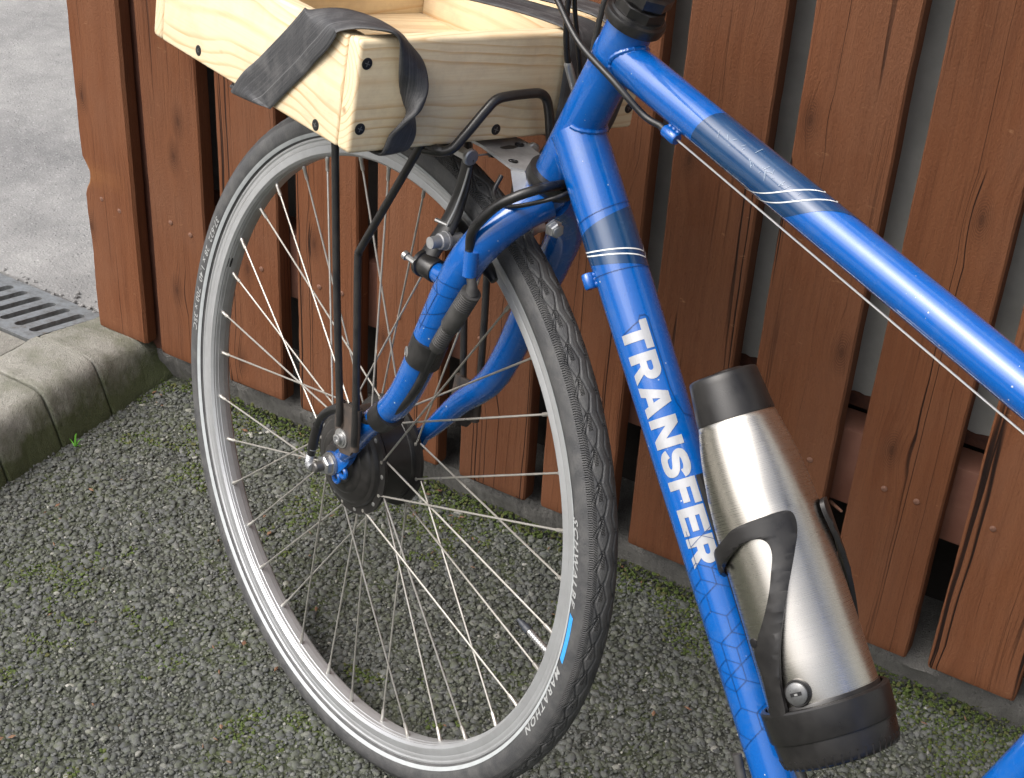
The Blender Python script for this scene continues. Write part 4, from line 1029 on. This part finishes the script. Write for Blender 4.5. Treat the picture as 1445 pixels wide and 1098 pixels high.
cable('motor_lead', [WW(*p) for p in ((-.146,.202,.0590),(-.136,.176,.0590),(-.1265,.150,.0595),(-.111,.125,.060),(-.090,.101,.060),(-.072,.089,.0625),(-.052,.087,.066),(-.028,.081,.068),(-.008,.064,.069),(.004,.043,.0660),(.0095,.022,.0650),(.0105,.009,.0655))], .0044, 'cable', None, 8, 16)
sl = [(.003,.046,.0663),(.0080,.030,.0653),(.0098,.017,.0650)]
cable('lead_sleeve', [WW(*p) for p in sl], .0050, 'black_plastic')
sp_ = catmull([(.0098,.0165,.0650),(.0108,.007,.0660),(.0085,.000,.0680),(.002,-.0005,.0685)], 10)
cable('lead_spring', [WW(*p) for p in sp_], [.0040+.0004*math.sin(i*2.1) for i in range(len(sp_))], 'dull_alu', None, 3, 14)

# ---------------- V-brake
for s_ in (1, -1):
    arm = [(-.108,.262,.0555),(-.110,.276,.0500),(-.112,.290,.0430),(-.113,.306,.0365),(-.114,.325,.0325),(-.1155,.345,.0315),(-.117,.360,.0325)]
    arm = [(a, b, o*s_) for a, b, o in arm]
    A = MB().add(*tube([WW(*p) for p in arm], [.0105,.0100,.0105,.0095,.0082,.0072,.0068], 14, 8, ref=Wh, flat=.55)).add(*revolve(WW(-.1265,.262,.0555*s_), Wh, [(0,.0098),(.001,.0105),(.017,.0105),(.0175,.0122),(.0215,.0122),(.0225,.011)], 28)).build('brake_arm', 'black_metal', bike, True, 45)
    MB().add(*revolve(WW(-.104,.262,.0555*s_), Wh, [(0,.0062),(.003,.0058),(.0036,.0045),(.0022,.0030)], 18)).build('pivot_bolt', 'screw_black', A)
    MB().add(*tube([WW(-.097,.2665,.068*s_), WW(-.108,.2645,.066*s_)], [.0028,.0028], 8, 1)).add(*tube([WW(-.095,.2670,.0685*s_), WW(-.0985,.2662,.068*s_)], [.0040,.0040], 10, 1)).build('spring_screw', 'zinc', A)
    MB().add(*tube([WW(-.120,.287,.030*s_), WW(-.120,.287,.044*s_), WW(-.120,.287,.045*s_), WW(-.120,.287,.0475*s_)], [.0055,.0055,.0085,.0085], 20, 1)).add(*tube([WW(-.120,.287,.0475*s_), WW(-.120,.287,.0530*s_), WW(-.120,.287,.0535*s_), WW(-.120,.287,.0630*s_)], [.0078,.0070,.0056,.0052], 18, 1)).build('pad_bolt', 'dull_alu', A)
    pad = [rad(t) for t in np.linspace(106.5, 121.5, 9)]
    MB().add(*tube([WW(.3095*math.cos(t), .3095*math.sin(t), .0212*s_) for t in pad], [.0035,.006,.0068,.007,.007,.007,.0068,.006,.0035], 12, 1, ref=Wn)).build('brake_pad', 'black_plastic', A)
    MB().add(*tube([WW(-.1175,.361,.034*s_), WW(-.1030,.361,.034*s_)], [.0052,.0052], 6, 1)).add(*revolve(WW(-.1195,.361,.034*s_), -Wh, [(0,.0072),(.003,.0072),(.004,.006)], 20)).build('anchor_bolt', 'zinc', A, True, 30)
    MB().add(*tube([WW(*p) for p in ((-.122,.352,.0345*s_),(-.1215,.335,.0370*s_),(-.121,.315,.0420*s_),(-.1195,.300,.047*s_))], .0011, 8, 6)).build('return_spring', 'zinc', A)
    MB().add(*tube([WW(-.104,.300,.047*s_), WW(-.118,.2995,.043*s_)], .0018, 8, 1)).build('spring_pin', 'zinc', A)
cable('brake_wire', [WW(-.1185,.361,.034), WW(-.1190,.3612,-.012)], .0008, 'zinc', None, 1, 8)
MB().add(*tube([WW(-.119,.3612,.012), WW(-.119,.3612,-.002), WW(-.119,.3612,-.010), WW(-.119,.361,-.022)], [.0028,.0052,.0060,.0045], 16, 1)).build('cable_boot', 'black_plastic', bike)

# ---------------- front rack
rk = MB()
for s_ in (1, -1):
    rk.add(*tube([WW(*p) for p in ((-.040,.070,.0735*s_),(-.037,.090,.0735*s_),(-.011,.204,.0745*s_),(.014,.324,.0750*s_),(.026,.369,.0750*s_))], .0036, 14, 4))
    rk.add(*tube([WW(*p) for p in ((-.0665,.062,.0735*s_),(-.063,.092,.0735*s_),(-.052,.165,.0745*s_),(-.040,.234,.0750*s_),(-.0395,.246,.0750*s_),(-.044,.256,.0750*s_),(-.098,.356,.0750*s_),(-.106,.371,.0750*s_))], .0036, 14, 4))
    rk.add(*tube([WW(*p) for p in ((-.126,.3695,.058*s_),(-.090,.3695,.072*s_),(.18,.3695,.072*s_),(.195,.3695,.055*s_))], .0040, 14, 6))
rk.add(*tube([WW(*p) for p in ((.195,.3695,.056),(.195,.3695,-.056))], .0040, 14, 1))
RACK = rk.build('front_rack', 'black_metal', bike)
hoop = [(-.070,.362,.075),(-.108,.366,.071),(-.1265,.3715,.0625),(-.1290,.383,.0515),(-.1300,.404,.0335),(-.1300,.4125,.0240),(-.1300,.4150,.0120),(-.1300,.4160,-.0120),(-.1300,.4150,-.0245),(-.1300,.4085,-.0325),(-.1300,.394,-.0385),(-.1290,.372,-.046),(-.124,.366,-.055)]
MB().add(*tube([WW(*p) for p in hoop], .0042, 16, 8)).build('hoop', 'black_metal', RACK)
for s_ in (1, -1):
    mb = MB(); pl = [(-.030,.092),(-.058,.096),(-.066,.085),(-.067,.060),(-.058,.046),(-.044,.042),(-.034,.048),(-.029,.070)]
    mb.add(*prism([WW(a, b, .0685*s_) for a, b in pl], Wn*s_, .003)); mb.add(*tube([WW(-.0350,.094,.0715*s_), WW(-.0395,.070,.0720*s_)], [.0046,.0046], 14, 1)).add(*tube([WW(-.0620,.098,.0715*s_), WW(-.0660,.056,.0720*s_)], [.0044,.0044], 14, 1))
    mb.build('strut_foot', 'rust_black', RACK, True, 35)
    MB().add(*revolve(WW(-.0432,.0575,.0715*s_), Wn*s_, [(0,.0096),(.0010,.0096),(.0012,.0074),(.0024,.0074),(.0026,.0050),(.0062,.0050),(.0065,.0044),(.0065,.0027),(.0045,.0025)], 24)).build('strut_bolt', 'zinc', RACK, True, 30)
MB().add(*revolve(WW(-.0432,.0575,.0660), Wn, [(0,.0135),(.0022,.0135),(.0025,.012)], 24)).build('washer', 'black_plastic', RACK)
# alloy bracket from the crown to the rack
poly = [(-.040,.020),(-.112,.016),(-.158,.020),(-.166,.012),(-.158,-.012),(-.140,-.026),(-.112,-.030),(-.040,-.030)]
V, F, uv = prism([WW(a, .3655-.06*max(0, -.10-a), o) for a, o in poly], Wv_, .0024); mb = MB().add(V, F)
mb.add(*prism([WW(-.158,.362,.0205), WW(-.1665,.362,.0115), WW(-.1780,.334,.0095), WW(-.1700,.334,.0190)], -Wh*.6+Wn*.5, .0024))
BR = mb.build('mounting_bracket', 'dull_alu', RACK, True, 30)
for a, o in ((-.1475,.010),(-.118,-.021)):
    MB().add(*revolve(WW(a,.3680-.06*max(0, -.10-a)*1., o), Wv_, [(-.004,.0040),(.0004,.0042),(.0006,.0034),(-.0002,.003)], 18)).build('bracket_rivet', 'screw_black', BR)

# ---------------- bottle cage (part of the bike)
BO = .0710; Bc = DTc+DTp*BO
def cage_pt(al, s, r): return Bc+DTa*s+r*(-math.cos(rad(al))*DTp+math.sin(rad(al))*Fn)     # al 0 at the down tube, 90 towards the viewer
cr = lambda s: .0405+.0026*max(0, min(1, (s-.26)/.12))
ARM = [(20,.2890),(50,.2840),(78.9,.2773),(96.6,.2713),(112,.2692),(132.4,.2680),(145.7,.2678),(154.5,.2690),(158.5,.2735),(157.0,.2833),(147.8,.2982),(135.8,.3160),(123.3,.3353),(112.2,.3537),(105.4,.3674),(99.0,.3849),(94.5,.4070),
       (77.0,.4070),(80.5,.3837),(81.0,.3744),(80.0,.3592),(88.5,.3506),(102.1,.3373),(114.7,.3210),(123.1,.3057),(127.9,.2955),(127.7,.2875),(121.5,.2825),(109.7,.2818),(95.7,.2845),(79.1,.2902),(50,.2985),(20,.3040)]
def cage_arm(sgn):
    P = catmull([(rad(a)*.0445, s_, 0) for a, s_ in ARM]+[(rad(20)*.0445, .2890, 0)], 3)[:-1, :2]
    V2, F2 = curve_mesh([[tuple(q) for q in P]], [])
    bm = bmesh.new(); vs = [bm.verts.new(v) for v in V2]
    for f in F2: bm.faces.new([vs[i] for i in f])
    for y in np.arange(.272, .406, .007): bmesh.ops.bisect_plane(bm, geom=bm.verts[:]+bm.edges[:]+bm.faces[:], plane_co=(0, y, 0), plane_no=(0, 1, 0))
    for x in np.arange(.018, .124, .006): bmesh.ops.bisect_plane(bm, geom=bm.verts[:]+bm.edges[:]+bm.faces[:], plane_co=(x, 0, 0), plane_no=(1, 0, 0))
    bnd = [e_ for e_ in bm.edges if len(e_.link_faces) == 1]
    bm.verts.index_update(); n = len(bm.verts); Q = [(v.co.x, v.co.y) for v in bm.verts]; F3 = [[v.index for v in f.verts] for f in bm.faces]; B = [(e_.verts[0].index, e_.verts[1].index) for e_ in bnd]; bm.free()
    C = np.mean(np.array(P), 0); bset = {i for b_ in B for i in b_}
    V = [cage_pt(sgn*x/.0445*57.2958, y, cr(y)+.0046-(.0007 if i in bset else 0)) for i, (x, y) in enumerate(Q)]+[cage_pt(sgn*x/.0445*57.2958, y, cr(y)+.0006) for x, y in Q]
    F = [tuple(f) for f in F3]+[tuple(n+i for i in f[::-1]) for f in F3]+[(a, b, n+b, n+a) for a, b in B]
    return V, F
mb = MB()
for sg in (1, -1): mb.add(*cage_arm(sg))
CAGE = mb.build('bottle_cage', 'black_plastic', bike, True, 32)
# back strip along the down tube, base ring and ribbed cup
V = []; F = []
for s in np.linspace(.225, .430, 20):
    for o_, h_ in ((-.0085,.0215),(-.0085,.0262),(-.005,.0275),(.005,.0275),(.0085,.0262),(.0085,.0215)): V.append(DTc+DTa*s+Fn*o_+DTp*(h_-.001))
F = [(i*6+k, i*6+(k+1) % 6, i*6+6+(k+1) % 6, i*6+6+k) for i in range(19) for k in range(6)]+[tuple(range(6)), tuple(19*6+k for k in range(6))[::-1]]
MB().add(V, F).build('back_strip', 'black_plastic', CAGE, True, 30)
MB().add(*revolve(Bc, DTa, [(.4035,.0436),(.4038,.0466),(.4052,.0478),(.4260,.0470),(.4272,.0462),(.4275,.0440),(.42,.0436)], 60, -DTp, True)).build('base_ring', 'black_plastic', CAGE, True, 35)
ribp = [(.4270,.0436),(.4275,.0452),(.4420,.0440),(.4450,.0425),(.4470,.0400),(.4480,.030),(.4480,.002)]
MB().add(*revolve(Bc, DTa, ribp, 60, -DTp)).build('base_cup', 'black_plastic', CAGE, True, 35)
mb = MB()
for i in range(46):
    t = 2*math.pi*i/46; d = -math.cos(t)*DTp+math.sin(t)*Fn; mb.add(*tube([Bc+DTa*.4390+d*.0437, Bc+DTa*.4460+d*.0416], [.0012,.0013], 6, 1))
o = mb.build('cup_ribs', 'black_plastic', CAGE); o['kind'] = 'stuff'
for (s, al) in ((.2960, 63), (.352, 84)):
    MB().add(*revolve(cage_pt(al, s, cr(s)+.0035), cage_pt(al, s, .1)-cage_pt(al, s, 0), [(0,.0036),(.0012,.0036),(.0016,.0026)], 14)).build('cage_bolt', 'screw_black', CAGE)
# cables passing under the frame at the foot of the down tube
for o_ in (.0245, -.0075):
    p0 = DTc+DTa*.435+DTp*(-.014 if o_ > 0 else .027)+Fn*(.0205 if o_ > 0 else .006)
    MB().add(*tube([p0, p0+DTa*.05+(-DTp if o_ > 0 else DTp)*.006, p0+DTa*.11], [.0036,.0040,.0040], 14, 4)).build('cable_housing', 'conduit_grey', bike)

# ================================================================== THE BOTTLE
bottle = thing('steel_bottle', 'brushed steel bottle with black cap and key lock held in the frame cage', 'bottle', Bc+DTa*.43)
prof = [(.1925,.0262),(.1945,.0292),(.1985,.0300),(.2060,.0318),(.2160,.0338),(.2300,.0360),(.2480,.0381),(.2700,.0395),(.3000,.0400),(.3400,.0403),(.3700,.0406),(.4010,.0412),(.4022,.0408),(.4030,.039)]
MB().add(*revolve(Bc, DTa, [(s, r) for s, r in prof], 96, Fn)).build('body', 'steel', bottle, True, 50)
cap = [(.1605,.0050),(.1600,.0235),(.1606,.0252),(.1620,.0261),(.1665,.0266),(.1920,.0294),(.1940,.0295),(.1946,.0286),(.1946,.01)]
CAP = MB().add(*revolve(Bc, DTa, cap, 72, Fn)).build('cap', 'black_plastic', bottle, True, 40)
MB().add(*revolve(Bc+DTp*.006, DTa, [(.1585,.004),(.1585,.010),(.1592,.0115),(.1603,.0120)], 40)).build('cap_button', 'black_plastic', CAP)
MB().add(*revolve(Bc, DTa, [(.4012,.0385),(.4012,.0414),(.4022,.0420),(.4230,.0420),(.4240,.041),(.4240,.02)], 72, Fn)).build('base_band', 'black_plastic', bottle, True, 40)
lc = cage_pt(111, .3925, .0408); ln = unit(cage_pt(111, .3925, .1)-cage_pt(111, .3925, 0))
LK = MB().add(*revolve(lc, ln, [(-.006,.0098),(.0018,.0098),(.0026,.0090),(.0024,.0080)], 36)).build('lock_ring', 'black_plastic', bottle)
MB().add(*revolve(lc, ln, [(.0010,.0082),(.0040,.0080),(.0048,.0070),(.0049,.002)], 36)).build('lock_face', 'lock_face', LK)
lx = unit(np.cross(ln, unit(DTa+.15*ln))); ly = np.cross(ln, lx)
MB().add(*prism([lc+ln*.0049+lx*a+ly*b for a, b in ((-.0042,-.0013),(.0042,-.0013),(.0042,.0013),(-.0042,.0013))], ln, .0003)).build('keyhole', 'screw_black', LK, False)
MB().add(*prism([lc+ln*.0052+lx*a+ly*b for a, b in ((-.0012,-.0009),(.0012,-.0009),(.0012,.0005),(-.0012,.0005))], ln, .0003)).build('key_shutter', 'zinc', LK, False)

# ================================================================== THE CRATE
crate = thing('wooden_crate', 'pale pine crate with open top carried on the front rack', 'crate', WW(.045, .374, 0))
a0, a1, hw, b0, b1, t_ = -.1165, .2070, .1550, .3722, .4615, .0175
def plank(name, size, c, X, Y, Z, bev=.0026): return link(name, boxmesh(name, size, bev, 3), 'pine', crate, mw=axes_mw(X, Y, Z, c))
am, bm_ = (a0+a1)/2, (b0+b1)/2
SL = plank('side_panel', (a1-a0-2*t_-.0004, b1-b0, t_), WW(am, bm_, hw-t_/2), Wh, Wv_, -Wn*1.0) if False else plank('side_panel', (a1-a0-2*t_-.0004, b1-b0, t_), WW(am, bm_, hw-t_/2), -Wh, Wv_, Wn)
SR = plank('side_panel', (a1-a0-2*t_-.0004, b1-b0-.001, t_), WW(am, bm_, -hw+t_/2), -Wh, Wv_, Wn)
RP = plank('rear_panel', (2*hw, b1-b0+.001, t_), WW(a0+t_/2, bm_, 0), -Wn, Wv_, -Wh, .0036)
FP_ = plank('front_panel', (2*hw, b1-b0+.001, t_), WW(a1-t_/2, bm_, 0), -Wn, Wv_, -Wh, .0045)
fl = (a1-a0-2*t_)/3
for k in range(3): plank('floor_board', (2*hw-2*t_-.001, fl-.0008, .0165), WW(a0+t_+fl*(k+.5), b0+.0085+.002, 0), Wn, Wh, Wv_, .001)
def crate_screw(c, nrm, parent_obj):
    inv = parent_obj.matrix_basis.inverted()
    c = np.array(inv @ pnt(c)); nrm = np.array(inv.to_3x3() @ pnt(nrm))
    o = link('screw', npmesh('screw', *revolve(c, nrm, [(-.002,.0048),(.0002,.0048),(.0005,.0042),(.0006,.0030),(.0006,.0005)], 18)[:2], None, True, 30), 'screw_black', parent_obj)
    m2 = MB(); e1 = unit(np.cross(nrm, A3(.3,.8,.5))); e2 = np.cross(nrm, e1)
    for e, f_ in ((e1, e2), (e2, e1)): m2.add(*prism([c+nrm*.0005+e*u+f_*w for u, w in ((-.0024,-.0004),(.0024,-.0004),(.0024,.0004),(-.0024,.0004))], nrm, .00025 if f_ is e2 else .0003))
    link('screw_slot', npmesh('screw_slot', m2.V, m2.F, None, False), 'lock_face', parent_obj)
for b, o_ in ((.4440,.1470),(.3920,.1465),(.3815,.0070),(.3905,-.1465),(.4440,-.1465)): crate_screw(WW(a0, b, o_), -Wh, RP)
for a, b in ((.1225,.3825),(-.0684,.3795)): crate_screw(WW(a, b, hw), Wn, SL)

# ================================================================== INNER TUBE TIED ROUND THE CRATE
itube = thing('inner_tube', 'black rubber bicycle inner tube tied as a strap around the crate', 'inner tube', WW(-.10, .37, .15))
def ribbon(name, st, mat, parent, n=9, seg=20):
    """st: (centre abo, width direction abo, half width, thickness)"""
    C = catmull([WW(*s[0]) for s in st], n); D = catmull([s[1][0]*Wh+s[1][1]*Wv_+s[1][2]*Wn for s in st], n); H = catmull([(s[2], s[3], 0) for s in st], n)
    T = np.gradient(C, axis=0); T /= np.linalg.norm(T, axis=1)[:, None]; V = []; uv = []; L_ = 0
    for i in range(len(C)):
        d = D[i]/np.linalg.norm(D[i]); nn = unit(np.cross(T[i], d)); L_ += np.linalg.norm(C[i]-C[i-1]) if i else 0
        for k in range(seg):
            t = 2*math.pi*k/seg; ct, s_ = math.cos(t), math.sin(t)
            V.append(C[i]+d*H[i][0]*ct+nn*H[i][1]*math.copysign(abs(s_)**.6, s_)*(1+.25*abs(ct)**6)); uv.append((L_, .5+.5*ct))
    m = len(C); F = [(i*seg+k, i*seg+(k+1) % seg, (i+1)*seg+(k+1) % seg, (i+1)*seg+k) for i in range(m-1) for k in range(seg)]
    F += [tuple(range(seg))[::-1], tuple((m-1)*seg+k for k in range(seg))]
    return link(name, npmesh(name, V, F, uv, True, 60), mat, parent)
e = .0019
ribbon('near_loop', [
    ((.128,.3690-e,.065), (.7,0,.7), .0205, e), ((.093,.3690-e,.100), (.7,0,.7), .0211, e), ((.058,.3690-e,.1350), (.7,0,.7), .0211, e), ((.0440,.3686-e,.1440), (.90,0,.35), .0235, e), ((.0290,.3702,.1574+e), (1,-.08,0), .0268, e), ((.0200,.3785,.1568+e), (.95,.25,0), .0250, e),
    ((.009,.3880,.1560+e), (.78,.62,0), .0218, e), ((-.014,.4100,.1557+e), (.71,.70,0), 0.0211, e), ((-.036,.4310,.1557+e), (.71,.70,0), 0.0211, e), ((-.054,.4490,.1565+e), (.74,.66,-.05), 0.0217, e), ((-.0665,.4612,.1568), (.97,.15,-.15), .0248, e),
    ((-.0770,.4665,.1490), (.80,.20,-.55), .0200, e), ((-.0885,.4690,.1390), (.80,.05,-.60), .0200, e), ((-.1010,.4685,.1285), (.76,-.08,-.64), .0195, e), ((-.1125,.4655,.1195), (.68,-.25,-.70), .0180, e), ((-.1195,.4585,.1140), (.50,-.35,-.80), .0165, e), ((-.1225,.4480,.1100), (.25,-.22,-.94), .0150, e*1.2),
    ((-.1235,.4360,.1070), (-.10,-.05,-.99), .0130, e*1.5), ((-.1240,.4240,.1050), (-.65,0,-.75), .0115, e*1.8), ((-.1245,.4120,.1050), (-.98,0,-.10), .0105, e*2.), ((-.1240,.4000,.1060), (-.60,0,.8), .0115, e*1.8), ((-.1215,.3870,.1080), (-.1,0,1.), .0135, e*1.5), ((-.1185,.3750,.1095), (-.15,0,.98), .0150, e*1.2), ((-.1120,.3690,.1100), (-.2,0,.95), .0155, e), ((-.085,.3675,.110), (-.1,0,1.), .0160, e), ((-.03,.3675,.112), (0,0,1), .0170, e)],
    'butyl', itube)
ribbon('far_loop', [
    ((.175,.4650,.075), (.5,.1,-.85), .0200, e), ((.090,.4665,.035), (.5,.1,-.85), .0210, e), ((.010,.4670,-.0200), (.50,.05,-.85), .0220, e), ((-.050,.4665,-.0560), (.40,.0,-.9), .0230, e),
    ((-.090,.4660,-.0720), (.30,0,-.95), .0240, e), ((-.1105,.4640,-.0770), (.22,0,-.97), .0250, e), ((-.1195,.4560,-.0785), (.05,0,-1.), .0255, e), ((-.1200,.4350,-.0800), (0,0,-1.), .0255, e), ((-.1200,.4100,-.0800), (0,.05,-1.), .0245, e), ((-.1200,.3850,-.0780), (0,.08,-1.), .0235, e), ((-.1150,.3715,-.0770), (0,0,-1.), .0230, e), ((-.080,.3700,-.0760), (0,0,-1.), .0230, e)],
    'butyl', itube)
ribbon('far_loop', [
    ((.165,.4720,.045), (.5,.1,-.85), .0180, e), ((.060,.4730,-.0230), (.5,.1,-.85), .0190, e), ((-.020,.4730,-.0800), (.50,.05,-.85), .0200, e), ((-.075,.4725,-.1080), (.40,.0,-.9), .0205, e),
    ((-.1080,.4700,-.1180), (.22,0,-.97), .0210, e), ((-.1225,.4600,-.1190), (.05,0,-1.), .0210, e), ((-.1260,.4400,-.1150), (0,0,-1.), .0205, e), ((-.1262,.4100,-.1090), (0,.05,-1.), .0200, e), ((-.1240,.3780,-.1030), (0,.05,-1.), .0190, e), ((-.1150,.3670,-.1000), (0,0,-1.), .0190, e), ((-.080,.3665,-.100), (0,0,-1.), .0190, e)],
    'butyl', itube)
